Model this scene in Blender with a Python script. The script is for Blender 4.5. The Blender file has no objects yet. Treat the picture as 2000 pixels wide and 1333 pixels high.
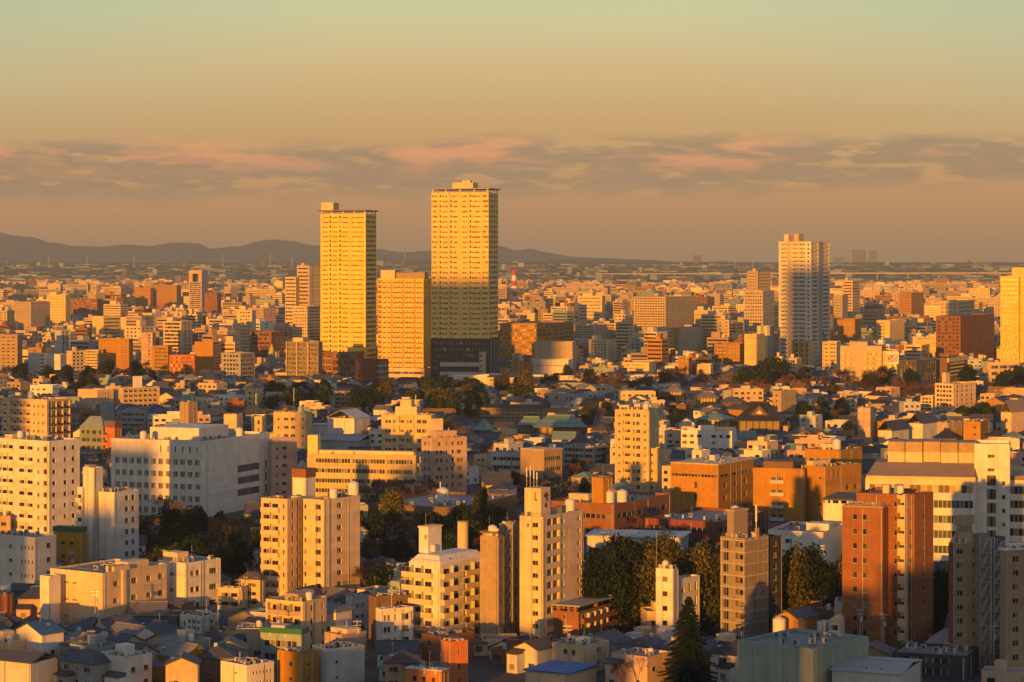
import bpy, math, random
from mathutils import Vector, Matrix
R = math.radians
sc = bpy.context.scene
COL = sc.collection
random.seed(7)

# ------------------------------------------------------------------ camera
F, CAMH, HY = 4700.0, 90.0, 514.0            # focal length in photo pixels, eye height, horizon row
cd = bpy.data.cameras.new('camera'); cam = bpy.data.objects.new('camera', cd); COL.objects.link(cam)
cam.location = (0, 0, CAMH); cam.rotation_euler = (R(90), 0, 0)
cd.sensor_width = 36; cd.lens = F/2000*36; cd.shift_y = -(666.5-HY)/2000
cd.clip_start = 1; cd.clip_end = 90000
sc.camera = cam

# ------------------------------------------------------------------ sun and sky
SUN_AZ, SUN_EL = R(19.5), R(4.3)             # behind the camera, a little to its left, very low
sd = bpy.data.lights.new('sun', 'SUN'); sun = bpy.data.objects.new('sun', sd); COL.objects.link(sun)
sd.energy = 5.0; sd.angle = R(0.45); sd.color = (1.0, 0.375, 0.012)
to_sun = Vector((-math.sin(SUN_AZ)*math.cos(SUN_EL), -math.cos(SUN_AZ)*math.cos(SUN_EL), math.sin(SUN_EL)))
sun.rotation_euler = to_sun.to_track_quat('Z', 'Y').to_euler()
sun.location = (-100, -300, 400)

def s2l(r, g, b):
    f = lambda c: (c/255/12.92) if c/255 <= .04045 else ((c/255+.055)/1.055)**2.4
    return (f(r), f(g), f(b), 1)

W = bpy.data.worlds.new("World"); sc.world = W; W.use_nodes = True
nt = W.node_tree; nt.nodes.clear()
def N(t, **kw):
    n = nt.nodes.new(t)
    for k, v in kw.items(): setattr(n, k, v)
    return n
def L(a, b): nt.links.new(a, b)
def M(op, a, b=None, c=None, clamp=False):
    n = N('ShaderNodeMath', operation=op); n.use_clamp = clamp
    for i, v in enumerate((a, b, c)):
        if v is None: continue
        if isinstance(v, (int, float)): n.inputs[i].default_value = v
        else: L(v, n.inputs[i])
    return n.outputs[0]
def ramp(fac, stops, interp='LINEAR'):
    n = N('ShaderNodeValToRGB'); n.color_ramp.interpolation = interp
    e = n.color_ramp.elements
    while len(e) < len(stops): e.new(0.5)
    for i, (p, c) in enumerate(stops): e[i].position = p; e[i].color = c
    L(fac, n.inputs[0]); return n.outputs[0]
def mixc(fac, a, b, mode='MIX'):
    n = N('ShaderNodeMix', data_type='RGBA', blend_type=mode)
    for k, v in ((0, fac), (6, a), (7, b)):
        if isinstance(v, (int, float)): n.inputs[k].default_value = v
        elif isinstance(v, tuple): n.inputs[k].default_value = v
        else: L(v, n.inputs[k])
    return n.outputs[2]
tc = N('ShaderNodeTexCoord'); sep = N('ShaderNodeSeparateXYZ'); L(tc.outputs['Generated'], sep.inputs[0])
X_, Y_, Z_ = sep.outputs
el = M('MULTIPLY', M('ARCSINE', Z_), 57.2958)                # degrees above the horizon
az = M('MULTIPLY', M('ARCTAN2', X_, Y_), 57.2958)            # degrees right of the view
t = M('DIVIDE', M('ADD', el, 2), 92, clamp=True)
P = lambda e: (e+2)/92
sky = ramp(t, [(0, s2l(110,92,74)), (P(-.1), s2l(150,118,86)), (P(.3), s2l(176,130,94)), (P(1.0), s2l(184,131,93)), (P(1.9), s2l(190,139,97)), (P(2.7), s2l(194,146,100)),
               (P(3.4), s2l(194,152,103)), (P(4.6), s2l(204,172,121)), (P(5.8), s2l(199,191,143)), (P(6.4), s2l(190,194,152)),
               (P(8.5), s2l(158,166,148)), (P(16), s2l(126,138,152)), (P(40), s2l(102,116,144)), (1, s2l(86,102,138))])
# cloud bank low over the horizon
cv = N('ShaderNodeCombineXYZ'); L(M('MULTIPLY', az, .55), cv.inputs[0]); L(M('MULTIPLY', el, 2.6), cv.inputs[1])
def noise(vec, scale, detail, rough, dist=0, off=0):
    n = N('ShaderNodeTexNoise'); n.noise_dimensions = '3D'
    mp = N('ShaderNodeMapping'); mp.inputs['Location'].default_value = (off, off*.7, off*.3); L(vec, mp.inputs[0])
    L(mp.outputs[0], n.inputs['Vector']); n.inputs['Scale'].default_value = scale; n.inputs['Detail'].default_value = detail
    n.inputs['Roughness'].default_value = rough; n.inputs['Distortion'].default_value = dist
    return n.outputs['Fac']
n1 = noise(cv.outputs[0], .55, 9, .58, .3, 3.1); n2 = noise(cv.outputs[0], 1.3, 8, .55, .15, 9.7); n3 = noise(cv.outputs[0], .7, 7, .55, .1, 21.5)
elw = M('ADD', M('SUBTRACT', el, M('MULTIPLY', az, .012)), M('MULTIPLY', M('SUBTRACT', n1, .5), .9))
band = M('MULTIPLY', M('SMOOTH_MIN', 1, M('MULTIPLY', M('SUBTRACT', elw, 1.45), 2.4), .2), 1)
band = M('MINIMUM', M('MAXIMUM', band, 0), M('MAXIMUM', M('MULTIPLY', M('SUBTRACT', 3.08, elw), 2.6), 0), clamp=True)
dens = M('MULTIPLY', band, M('MULTIPLY', M('SUBTRACT', M('ADD', M('MULTIPLY', n2, .6), M('MULTIPLY', n3, .5)), .455), 16.0, clamp=True), clamp=True)
# a few shreds higher up at the left
d2 = M('MULTIPLY', M('MULTIPLY', M('SUBTRACT', n2, .60), 9, clamp=True), M('MULTIPLY', M('MULTIPLY', M('SUBTRACT', -9.6, az), .8, clamp=True), M('MULTIPLY', M('SUBTRACT', el, 5.3), 2, clamp=True)))
lit = M('MULTIPLY', M('SUBTRACT', n3, .50), 9, clamp=True)
top_lit = M('MULTIPLY', M('SUBTRACT', el, 1.9), 1.6, clamp=True)
ccol = mixc(M('MULTIPLY', M('MULTIPLY', lit, top_lit), .75), s2l(141,116,98), s2l(246,152,106))
ccol = mixc(M('MULTIPLY', n2, .35), ccol, s2l(166,128,104))
skyc = mixc(M('MULTIPLY', dens, .95), sky, ccol)
skyc = mixc(M('MULTIPLY', d2, .6), skyc, s2l(205,160,125))
win = M('MULTIPLY', M('MULTIPLY', M('SUBTRACT', 24, M('ABSOLUTE', az)), .15, clamp=True), M('MULTIPLY', M('SUBTRACT', 10, el), .3, clamp=True))
skyc = mixc(M('MULTIPLY', win, M('MULTIPLY', M('MULTIPLY', M('SUBTRACT', M('ABSOLUTE', az), 4), .08, clamp=True), M('MULTIPLY', M('SUBTRACT', el, 2.5), .3, clamp=True))), skyc, s2l(168,178,146))
ns = N('ShaderNodeTexSky', sky_type='NISHITA'); ns.sun_disc = False; ns.sun_elevation = SUN_EL; ns.sun_rotation = math.pi - SUN_AZ + math.pi*0
# Blender's sky sun_rotation turns clockwise from +Y; the sun stands at azimuth 180+17.3 degrees
ns.sun_rotation = math.pi + SUN_AZ
bg1 = N('ShaderNodeBackground'); L(skyc, bg1.inputs[0]); bg1.inputs[1].default_value = 0.765
bg2 = N('ShaderNodeBackground'); L(ns.outputs[0], bg2.inputs[0]); bg2.inputs[1].default_value = 0.02
add = N('ShaderNodeAddShader'); L(bg1.outputs[0], add.inputs[0]); L(bg2.outputs[0], add.inputs[1])
wo = N('ShaderNodeOutputWorld'); L(add.outputs[0], wo.inputs[0])

vs = sc.view_settings; vs.view_transform = 'Standard'; vs.look = 'None'; vs.exposure = 0.40; vs.gamma = 1; vs.use_curve_mapping = False
cy = sc.cycles; cy.use_denoising = True; cy.max_bounces = 5; cy.diffuse_bounces = 3; cy.glossy_bounces = 2; cy.volume_bounces = 1
cy.transparent_max_bounces = 6; cy.caustics_reflective = False; cy.caustics_refractive = False; cy.sample_clamp_indirect = 4

# ------------------------------------------------------------------ materials
MATS = {}
def base_mat(name):
    global nt
    m = bpy.data.materials.new(name); m.use_nodes = True; nt = m.node_tree
    b = nt.nodes['Principled BSDF']; MATS[name] = m
    return m, b
def wallmat(name, col, rough=.85, var=.12, streak=.20, tile=0):
    m, b = base_mat(name)
    tc = N('ShaderNodeTexCoord'); oi = N('ShaderNodeObjectInfo'); ge = N('ShaderNodeNewGeometry')
    big = N('ShaderNodeTexNoise'); big.inputs['Scale'].default_value = .12; big.inputs['Detail'].default_value = 5; L(tc.outputs['Object'], big.inputs['Vector'])
    mp = N('ShaderNodeMapping'); mp.inputs['Scale'].default_value = (1.3, 1.3, .07); L(tc.outputs['Object'], mp.inputs[0])
    st = N('ShaderNodeTexNoise'); st.inputs['Scale'].default_value = 1; st.inputs['Detail'].default_value = 4; L(mp.outputs[0], st.inputs['Vector'])
    v = M('ADD', M('MULTIPLY', M('SUBTRACT', big.outputs['Fac'], .5), var*2.5), M('MULTIPLY', M('SUBTRACT', st.outputs['Fac'], .5), streak*2.5))
    v = M('ADD', v, M('MULTIPLY', M('SUBTRACT', ge.outputs['Random Per Island'], .5), var*1.4))
    v = M('ADD', v, M('MULTIPLY', M('SUBTRACT', oi.outputs['Random'], .5), var*1.0))
    if tile:
        fn = N('ShaderNodeTexNoise'); fn.inputs['Scale'].default_value = tile; fn.inputs['Detail'].default_value = 4; L(tc.outputs['Object'], fn.inputs['Vector'])
        v = M('ADD', v, M('MULTIPLY', M('SUBTRACT', fn.outputs['Fac'], .5), .5))
    if name.startswith('tile') or name == 'roof_red':
        sp = N('ShaderNodeSeparateXYZ'); L(tc.outputs['Object'], sp.inputs[0]); v = M('ADD', v, M('MULTIPLY', M('SINE', M('MULTIPLY', sp.outputs[2], 38)), .16))
    v = M('ADD', v, 1)
    cb = N('ShaderNodeCombineXYZ'); [L(v, cb.inputs[i]) for i in range(3)]
    c = mixc(1.0, (*col, 1), cb.outputs[0], 'MULTIPLY')
    L(c, b.inputs['Base Color']); b.inputs['Roughness'].default_value = rough; b.inputs['Specular IOR Level'].default_value = .25
    return m
for nm, c in dict(white=(.76,.70,.60), cream=(.74,.54,.32), beige=(.55,.42,.29), sand=(.64,.48,.25), yellow=(.84,.60,.22), gold=(.90,.62,.10), sunlit_amber=(.88,.62,.17), tan=(.42,.30,.18), pink=(.54,.38,.28),  # yellow, gold and amber: golden sunlight put into the colour of pale walls
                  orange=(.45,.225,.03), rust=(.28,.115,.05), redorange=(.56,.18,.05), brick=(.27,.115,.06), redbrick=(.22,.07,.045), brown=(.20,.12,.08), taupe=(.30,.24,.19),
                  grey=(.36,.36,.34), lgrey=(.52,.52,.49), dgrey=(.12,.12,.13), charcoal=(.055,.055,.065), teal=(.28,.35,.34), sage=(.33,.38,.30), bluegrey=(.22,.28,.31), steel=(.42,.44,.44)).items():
    wallmat(nm, c, tile=(1.1 if nm in ('brick','redbrick','rust','brown','taupe') else .7 if nm in ('orange','tan','grey') else .35))
for nm, c in dict(tile_grey=(.075,.08,.09), tile_blue=(.055,.065,.085), tile_brown=(.11,.07,.05), tile_dark=(.04,.04,.045), patina=(.17,.27,.22), roof_red=(.34,.09,.05), roof_flat=(.20,.19,.18),
                  roof_light=(.34,.33,.31), roof_tan=(.26,.20,.15), roof_blue=(.04,.11,.22), slate=(.10,.10,.115), tarp=(.02,.16,.42), fence_green=(.03,.16,.10)).items():
    wallmat(nm, c, rough=.6, var=.22, streak=.05, tile=.8)
def plain(name, col, rough=.6, metal=0):
    m, b = base_mat(name); b.inputs['Base Color'].default_value = (*col, 1); b.inputs['Roughness'].default_value = rough; b.inputs['Metallic'].default_value = metal; return m
plain('frame', (.50,.48,.45)); plain('frame_dark', (.06,.055,.05)); plain('metal', (.45,.45,.44), .4, .6); plain('concrete', (.38,.36,.33), .9)
plain('red_paint', (.60,.03,.02)); plain('white_paint', (.78,.77,.74)); plain('sign_grey', (.35,.35,.36)); plain('sign_red', (.65,.02,.02)); plain('sign_text', (.45,.06,.04)); plain('maroon', (.17,.02,.02)); plain('green_glass', (.10,.24,.07), .3)
plain('lime', (.45,.42,.04), .4); plain('green_net', (.03,.20,.11)); plain('antenna_white', (.7,.68,.62))
def glassmat(name, lo, mid, hi):
    m, b = base_mat(name)
    oi = N('ShaderNodeObjectInfo'); ge = N('ShaderNodeNewGeometry')
    r = M('FRACT', M('ADD', M('MULTIPLY', oi.outputs['Random'], 3.7), M('MULTIPLY', ge.outputs['Random Per Island'], 2.3)))
    c = ramp(r, [(0, lo), (.52, lo), (.56, mid), (.80, mid), (.84, hi), (1, hi)])
    L(c, b.inputs['Base Color']); b.inputs['Roughness'].default_value = .18; b.inputs['Specular IOR Level'].default_value = .5
    return m
glassmat('glass', (.022,.020,.020,1), (.075,.06,.05,1), (.24,.20,.15,1))
glassmat('glass_teal', (.02,.035,.035,1), (.05,.09,.085,1), (.13,.17,.15,1))
glassmat('glass_pale', (.16,.15,.13,1), (.26,.25,.22,1), (.40,.37,.32,1))
glassmat('glass_mix', (.05,.035,.025,1), (.34,.25,.12,1), (.55,.42,.2,1))  # its gold tones are yellow reflections put into the pane colour
glassmat('glass_sunlit', (.12,.07,.03,1), (.42,.30,.13,1), (.55,.42,.2,1))  # panes with the yellow sun reflection painted into their colour
def leafmat(name, a, bcol, c3):
    m, b = base_mat(name)
    ge = N('ShaderNodeNewGeometry'); oi = N('ShaderNodeObjectInfo')
    c = ramp(ge.outputs['Random Per Island'], [(0, a), (.5, bcol), (1, c3)])
    hs = N('ShaderNodeHueSaturation'); L(c, hs.inputs['Color']); L(M('ADD', .75, M('MULTIPLY', oi.outputs['Random'], .5)), hs.inputs['Value'])
    L(hs.outputs[0], b.inputs['Base Color']); b.inputs['Roughness'].default_value = .7; b.inputs['Specular IOR Level'].default_value = .2
    return m
leafmat('leaf', (.015,.028,.009,1), (.034,.048,.013,1), (.07,.075,.016,1))
leafmat('leaf_dark', (.006,.016,.009,1), (.012,.027,.013,1), (.024,.042,.018,1))
leafmat('leaf_olive', (.045,.05,.012,1), (.085,.08,.016,1), (.14,.12,.022,1))
leafmat('twig', (.09,.048,.036,1), (.14,.072,.052,1), (.21,.11,.07,1))
leafmat('twig_pale', (.16,.10,.06,1), (.24,.15,.09,1), (.32,.2,.12,1))
leafmat('bark', (.06,.04,.03,1), (.08,.055,.04,1), (.10,.07,.05,1))
def MT(n): return MATS[n]

# ------------------------------------------------------------------ mesh builder
class MB:
    def __init__(s): s.v = []; s.f = []; s.m = []; s.slots = []; s.T = (0, 0, 0, 1, 0)
    def at(s, x=0, y=0, z=0, rot=0): s.T = (x, y, z, math.cos(rot), math.sin(rot)); return s
    def pt(s, p):
        x, y, z, c, n = s.T
        s.v.append((x+p[0]*c-p[1]*n, y+p[0]*n+p[1]*c, z+p[2])); return len(s.v)-1
    def mi(s, m):
        if m not in s.slots: s.slots.append(m)
        return s.slots.index(m)
    def poly(s, ps, m): s.f.append([s.pt(p) for p in ps]); s.m.append(s.mi(m))
    def hexa(s, b, t, m, bottom=True):
        i = [s.pt(p) for p in b]; j = [s.pt(p) for p in t]; k = s.mi(m); n = len(b)
        for a in range(n): s.f.append([i[a], i[(a+1) % n], j[(a+1) % n], j[a]]); s.m.append(k)
        s.f.append(j); s.m.append(k)
        if bottom: s.f.append(i[::-1]); s.m.append(k)
    def box(s, x0, x1, y0, y1, z0, z1, m, bottom=True):
        s.hexa([(x0,y0,z0),(x1,y0,z0),(x1,y1,z0),(x0,y1,z0)], [(x0,y0,z1),(x1,y0,z1),(x1,y1,z1),(x0,y1,z1)], m, bottom)
    def cyl(s, cx, cy, z0, z1, r0, r1, n, m):
        f = lambda r, z: [(cx+r*math.cos(2*math.pi*a/n), cy+r*math.sin(2*math.pi*a/n), z) for a in range(n)]
        s.hexa(f(r0, z0), f(max(r1, .01), z1), m)
    def bar(s, p, q, r, m, n=4):
        p, q = Vector(p), Vector(q); d = (q-p)
        if d.length < 1e-6: return
        d.normalize(); a = d.cross(Vector((0, 0, 1)))
        if a.length < .05: a = d.cross(Vector((1, 0, 0)))
        a.normalize(); b = a.cross(d)
        r1 = r if not isinstance(r, tuple) else r[1]; r0 = r if not isinstance(r, tuple) else r[0]
        ring = lambda c, rr: [tuple(c+a*rr*math.cos(2*math.pi*k/n)+b*rr*math.sin(2*math.pi*k/n)) for k in range(n)]
        s.hexa(ring(p, r0), ring(q, r1), m)
    def mesh(s, name):
        me = bpy.data.meshes.new(name); me.from_pydata(s.v, [], s.f)
        for m in s.slots: me.materials.append(MT(m))
        me.polygons.foreach_set('material_index', s.m); me.update(); return me
    def build(s, name, parent=None, loc=None, rot=0):
        o = bpy.data.objects.new(name, s.mesh(name)); COL.objects.link(o)
        if parent is not None: o.parent = parent
        if loc: o.location = loc
        if rot: o.rotation_euler = (0, 0, rot)
        return o
def link(name, me, parent=None, loc=(0,0,0), rot=0, scale=None):
    o = bpy.data.objects.new(name, me); COL.objects.link(o)
    if parent is not None: o.parent = parent
    o.location = loc; o.rotation_euler = (0, 0, rot)
    if scale: o.scale = scale
    return o
def tag(o, label, cat=None, group=None, kind=None):
    if label: o['label'] = label
    if cat: o['category'] = cat
    if group: o['group'] = group
    if kind: o['kind'] = kind
    return o
def empty(name, loc, rot=0):
    o = bpy.data.objects.new(name, None); COL.objects.link(o); o.location = loc; o.rotation_euler = (0, 0, rot); o.empty_display_size = 1; return o

# pixel helpers
def depth_of(base): return F*CAMH/(base-HY)
def wx(px, Y): return (px-1000)/F*Y
def wz(py, Y): return CAMH-(py-HY)/F*Y
def spx(X, Y): return 1000+F*X/Y
def spy(Z, Y): return HY+F*(CAMH-Z)/Y

KEEP = []      # (px0, px1, top, bottom_seen, Y) of built things that must stay in view
FOOT = []      # (x, y, radius) taken ground
LAND = []      # (px, py, phrase) things that labels may refer to
ITEMS = []     # tagged filler things waiting for their label

# ------------------------------------------------------------------ window meshes (shared)
WCACHE = {}
def window_mesh(w, h, style='n', glass='glass'):
    k = (round(w, 1), round(h, 1), style, glass)
    if k not in WCACHE:
        b = MB(); w, h = k[0], k[1]
        fm = 'frame_dark' if 'k' in style else 'frame'
        n = max(1, round(w/1.0)) if 'm' in style or w > 1.3 else 1
        for i in range(n): b.poly([(-w/2+w*i/n, 0, 0), (-w/2+w*(i+1)/n, 0, 0), (-w/2+w*(i+1)/n, 0, h), (-w/2+w*i/n, 0, h)], glass)
        t = .05
        b.box(-w/2, w/2, -.05, .0, 0, t, fm); b.box(-w/2, w/2, -.05, .0, h-t, h, fm)
        for i in range(n+1):
            x = -w/2+w*i/n; x = min(max(x, -w/2+t/2), w/2-t/2); b.box(x-t/2, x+t/2, -.045, .0, t, h-t, fm)
        if 's' in style: b.box(-w/2-.08, w/2+.08, -.34, .0, -.09, -.005, 'concrete')
        WCACHE[k] = b.mesh('window')
    return WCACHE[k]
def row_mesh(W, segs, h, glass='glass'):
    b = MB()
    for (a0, a1) in segs: b.poly([(a0, 0, 0), (a1, 0, 0), (a1, 0, h), (a0, 0, h)], glass)
    return b.mesh('window_row')
MISC = {}
def tank_mesh():
    if 'tank' not in MISC:
        b = MB(); b.cyl(0, 0, .5, 2.6, 1.0, 1.0, 14, 'antenna_white'); b.cyl(0, 0, 2.6, 2.95, 1.0, .25, 14, 'antenna_white')
        for x, y in ((-.6,-.6),(.6,-.6),(.6,.6),(-.6,.6)): b.box(x-.07, x+.07, y-.07, y+.07, 0, .5, 'metal')
        MISC['tank'] = b.mesh('water_tank')
    return MISC['tank']
def ac_mesh():
    if 'ac' not in MISC:
        b = MB(); b.box(-.5, .5, -.25, .25, .15, 1.1, 'lgrey'); b.cyl(0, 0, 1.1, 1.16, .22, .22, 10, 'charcoal'); b.box(-.45, .45, -.2, -.1, 0, .15, 'metal'); b.box(-.45, .45, .1, .2, 0, .15, 'metal')
        b.box(-.4, .4, -.262, -.25, .25, 1.0, 'dgrey'); MISC['ac'] = b.mesh('air_conditioner')
    return MISC['ac']
def dish_mesh():
    if 'dish' not in MISC:
        b = MB(); b.bar((0,0,0), (0,0,1.2), .05, 'metal'); b.cyl(0, 0, 1.2, 1.35, .15, .55, 12, 'white_paint'); MISC['dish'] = b.mesh('satellite_dish')
    return MISC['dish']

# ------------------------------------------------------------------ the building kit
def face_cells(b, W, z0, z1, holes, P, wall):
    """wall sheet of one face with real openings; holes = (a0,a1,z0,z1,depth,back)"""
    xs = sorted({0, W, *[h[0] for h in holes], *[h[1] for h in holes]}); zs = sorted({z0, z1, *[h[2] for h in holes], *[h[3] for h in holes]})
    import bisect
    solid = [[True]*(len(zs)-1) for _ in range(len(xs)-1)]
    for h in holes:
        i0 = bisect.bisect_left(xs, h[0]); i1 = bisect.bisect_left(xs, h[1]); j0 = bisect.bisect_left(zs, h[2]); j1 = bisect.bisect_left(zs, h[3])
        for i in range(i0, i1):
            for j in range(j0, j1): solid[i][j] = False
    # merge along x to keep the count low
    for j in range(len(zs)-1):
        i = 0
        while i < len(xs)-1:
            if not solid[i][j]: i += 1; continue
            k = i
            while k < len(xs)-1 and solid[k][j]: k += 1
            b.poly([P(xs[i], zs[j], 0), P(xs[k], zs[j], 0), P(xs[k], zs[j+1], 0), P(xs[i], zs[j+1], 0)], wall); i = k
    for (a0, a1, c0, c1, d, back) in holes:
        b.poly([P(a0,c0,0), P(a1,c0,0), P(a1,c0,-d), P(a0,c0,-d)], wall); b.poly([P(a0,c1,-d), P(a1,c1,-d), P(a1,c1,0), P(a0,c1,0)], wall)
        b.poly([P(a0,c0,0), P(a0,c0,-d), P(a0,c1,-d), P(a0,c1,0)], wall); b.poly([P(a1,c0,-d), P(a1,c0,0), P(a1,c1,0), P(a1,c1,-d)], wall)
        if back: b.poly([P(a0,c0,-d), P(a1,c0,-d), P(a1,c1,-d), P(a0,c1,-d)], back)

def bld(name, label, cat, x0, xc, x1, top, base, th, wall, fl, A=(), B=(), roof=(), dep=None, parapet=.9, roofmat='roof_flat', ledge=None, group=None,
        parent=None, keep=True, glass='glass', rim=None, part_name='wing', seen=None, land=None, clutter=True, zbase=0):
    """A box building given by its outline in the photo: left edge, near corner, right edge, top and ground row."""
    Y = depth_of(base); th = R(th); px, pyw = wx(xc, Y), Y
    ux, uy = -math.cos(th), math.sin(th); vx, vy = math.sin(th), math.cos(th)
    k0 = (x0-1000)/F; Wd = (k0*pyw-px)/(ux-k0*uy)
    if x1 > xc+1:
        k1 = (x1-1000)/F; D = (k1*pyw-px)/(vx-k1*vy)
    else: D = dep or Wd*.7
    if dep: D = dep
    D = max(3, min(D, 120)); Wd = max(2, Wd)
    H = wz(top, Y)
    cx, cyy = px+ux*Wd/2+vx*D/2, pyw+uy*Wd/2+vy*D/2
    near = (base-top)/max(fl, 1) >= 13
    if parent is None:
        root = empty(name, (cx, cyy, 0), -th); tag(root, label, cat, group); holder = root
    else:
        root = parent
    FOOT.append((cx, cyy, max(Wd, D)*.62, Wd, D, -th)); 
    if keep: KEEP.append((x0, x1, top, seen if seen else base-.12*(base-top), Y))
    if land: LAND.append(((x0+x1)/2, (top+base)/2, land))
    fh = (H-parapet-.3)/fl
    b = MB()
    PA = lambda a, z, o: (-Wd/2+a, -D/2-o, z)
    PB = lambda a, z, o: (Wd/2+o, -D/2+a, z)
    parts = []
    for toks, Pf, FW, rot, org in ((A, PA, Wd, 0, (-Wd/2, -D/2)), (B, PB, D, math.pi/2, (Wd/2, -D/2))):
        holes = []
        def place(a, z, o): return Pf(a, z, o)
        for t in toks:
            k, u0, u1 = t[0], t[1]*FW, t[2]*FW
            kw = t[-1] if isinstance(t[-1], dict) else {}
            f0, f1 = kw.get('f', (0, fl-1)); gl = kw.get('g', glass)
            for f in range(f0, min(f1, fl-1)+1):
                zf = H-parapet-(f+1)*fh
                if k == 'w':
                    n, ww, wh = t[3], t[4], min(t[5], fh-.5); sill = kw.get('s', .9); sill = min(sill, fh-wh-.25)
                    segs = []
                    for i in range(n):
                        c = u0+(u1-u0)*(i+.5)/n
                        a0, a1 = max(.15, c-ww/2), min(FW-.15, c+ww/2)
                        if a1-a0 < .3: continue
                        holes.append((a0, a1, zf+sill, zf+sill+wh, .22, None)); segs.append((a0, a1))
                    if near:
                        for a0, a1 in segs: parts.append(('window', window_mesh(a1-a0, wh, 's' if fh > 2.2 else 'n', gl), Pf((a0+a1)/2, zf+sill, -.2), rot))
                    else:
                        me = WCACHE.setdefault(('row', id(holes), k, u0, u1), None) or row_mesh(FW, segs, wh, gl); WCACHE[('row', id(holes), k, u0, u1)] = me
                        parts.append(('window_row', me, Pf(0, zf+sill, -.2), rot))
                elif k == 'r':
                    wh = min(t[3], fh-.5); n = t[4]; sill = kw.get('s', .9); sill = min(sill, fh-wh-.2)
                    holes.append((u0, u1, zf+sill, zf+sill+wh, .25, None)); seg = [(u0+(u1-u0)*i/n, u0+(u1-u0)*(i+1)/n-.12) for i in range(n)]
                    key = ('rib', round(u1-u0, 2), n, round(wh, 2), gl, round(u0, 2))
                    if key not in WCACHE: 
                        q = MB()
                        for a0, a1 in seg: q.poly([(a0,0,0),(a1,0,0),(a1,0,wh),(a0,0,wh)], gl)
                        for a0, a1 in seg: q.box(a1-.02, a1+.14, -.06, .03, 0, wh, kw.get('m', 'frame'))
                        WCACHE[key] = q.mesh('window_row')
                    parts.append(('window_row', WCACHE[key], Pf(0, zf+sill, -.22), rot))
                elif k in 'Bb':
                    d = t[3] if len(t) > 3 and not isinstance(t[3], dict) else 1.2
                    pm = kw.get('p', wall); n = max(1, round((u1-u0)/3.2)); ph = kw.get('h', 1.1)
                    top_z = zf+fh-.25
                    if k == 'B': holes.append((u0, u1, zf+.05, top_z, d, kw.get('back', wall))); off = 0
                    else: off = d
                    q = MB(); q2 = MB()
                    w_ = u1-u0
                    if k == 'B':
                        q.box(.02, w_-.02, 0, .14, 0, ph, pm)
                    else:
                        q.box(0, w_, 0, d, -.16, 0, pm); q.box(0, w_, 0, .12, 0, ph, pm); q.box(0, .12, .12, d, 0, ph, pm); q.box(w_-.12, w_, .12, d, 0, ph, pm)
                    if kw.get('rail'):
                        q = MB(); 
                        if k == 'b': q.box(0, w_, 0, d, -.16, 0, pm)
                        q.box(0, w_, 0, .06, ph-.08, ph, 'metal'); 
                        for i in range(int(w_/.35)+1): q.box(i*.35, i*.35+.05, .01, .05, 0, ph-.08, 'metal')
                    if n > 1 and kw.get('div', True):
                        for i in range(1, n): q.box(w_*i/n-.06, w_*i/n+.06, .15, d-.02, 0, fh-.35, kw.get('dm', 'frame'))
                    key = ('balc', round(w_, 2), round(d, 2), pm, k, bool(kw.get('rail')), round(fh, 2), round(ph, 2), kw.get('div', True))
                    if key not in WCACHE: WCACHE[key] = q.mesh('balcony')
                    parts.append(('balcony', WCACHE[key], Pf(u0, zf+.06, off if k == 'b' else 0), rot))
                    gw = min(2.2, (w_/n)*.66)
                    key = ('bw', round(w_, 2), n, round(gw, 2), gl, round(fh, 2))
                    if key not in WCACHE:
                        q = MB()
                        hh = min(2.0, fh-.5)
                        for i in range(n):
                            c = w_*(i+.5)/n
                            for s_ in (0, 1): q.poly([(c-gw/2+s_*gw/2,0,0),(c-gw/2+(s_+1)*gw/2-.04,0,0),(c-gw/2+(s_+1)*gw/2-.04,0,hh),(c-gw/2+s_*gw/2,0,hh)], gl)
                            q.box(c-gw/2-.05, c-gw/2, -.05, .03, 0, hh+.05, 'frame'); q.box(c+gw/2-.02, c+gw/2+.03, -.05, .03, 0, hh+.05, 'frame'); q.box(c-gw/2, c+gw/2, -.05, .03, hh, hh+.05, 'frame')
                        WCACHE[key] = q.mesh('window')
                    parts.append(('window', WCACHE[key], Pf(u0, zf+.12, -(d-.03) if k == 'B' else .04), rot))
                elif k == 'k':     # open stair landing sticking out of the face
                    d = t[3]; q = MB(); w_ = u1-u0
                    q.box(0, w_, 0, d, -.15, 0, 'concrete'); q.box(0, w_, 0, .06, .95, 1.05, 'metal')
                    q.hexa([(.1,.3,0),(.9,.3,0),(.9,1.2,0),(.1,1.2,0)], [(w_-1,.3,fh*.98),(w_-.2,.3,fh*.98),(w_-.2,1.2,fh*.98),(w_-1,1.2,fh*.98)], 'concrete')
                    for i in range(5): q.box(w_*i/4-.03, w_*i/4+.03, 0, .06, 0, .95, 'metal')
                    key = ('stair', round(w_, 2), round(d, 2), round(fh, 2))
                    if key not in WCACHE: WCACHE[key] = q.mesh('stair_landing')
                    parts.append(('stair_landing', WCACHE[key], Pf(u0, zf, d), rot))
            if k == 'v':           # vertical pier
                o, mm = t[3], t[4]; q = MB(); zt = H-kw.get('cut', 0)
                q.box(0, u1-u0, 0, o, 0, zt, mm); parts.append(('pier', q.mesh('pier'), Pf(u0, 0, o), rot))
            if k == 'h':           # horizontal band, given as heights from the top
                o, mm, c0, c1 = t[3], t[4], t[5], t[6]; q = MB(); q.box(0, u1-u0, 0, o, 0, c1-c0, mm)
                parts.append(('ledge', q.mesh('ledge'), Pf(u0, H-c1, o), rot))
        # clip openings that overlap
        face_cells(b, FW, zbase, H, holes, Pf, wall)
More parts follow.
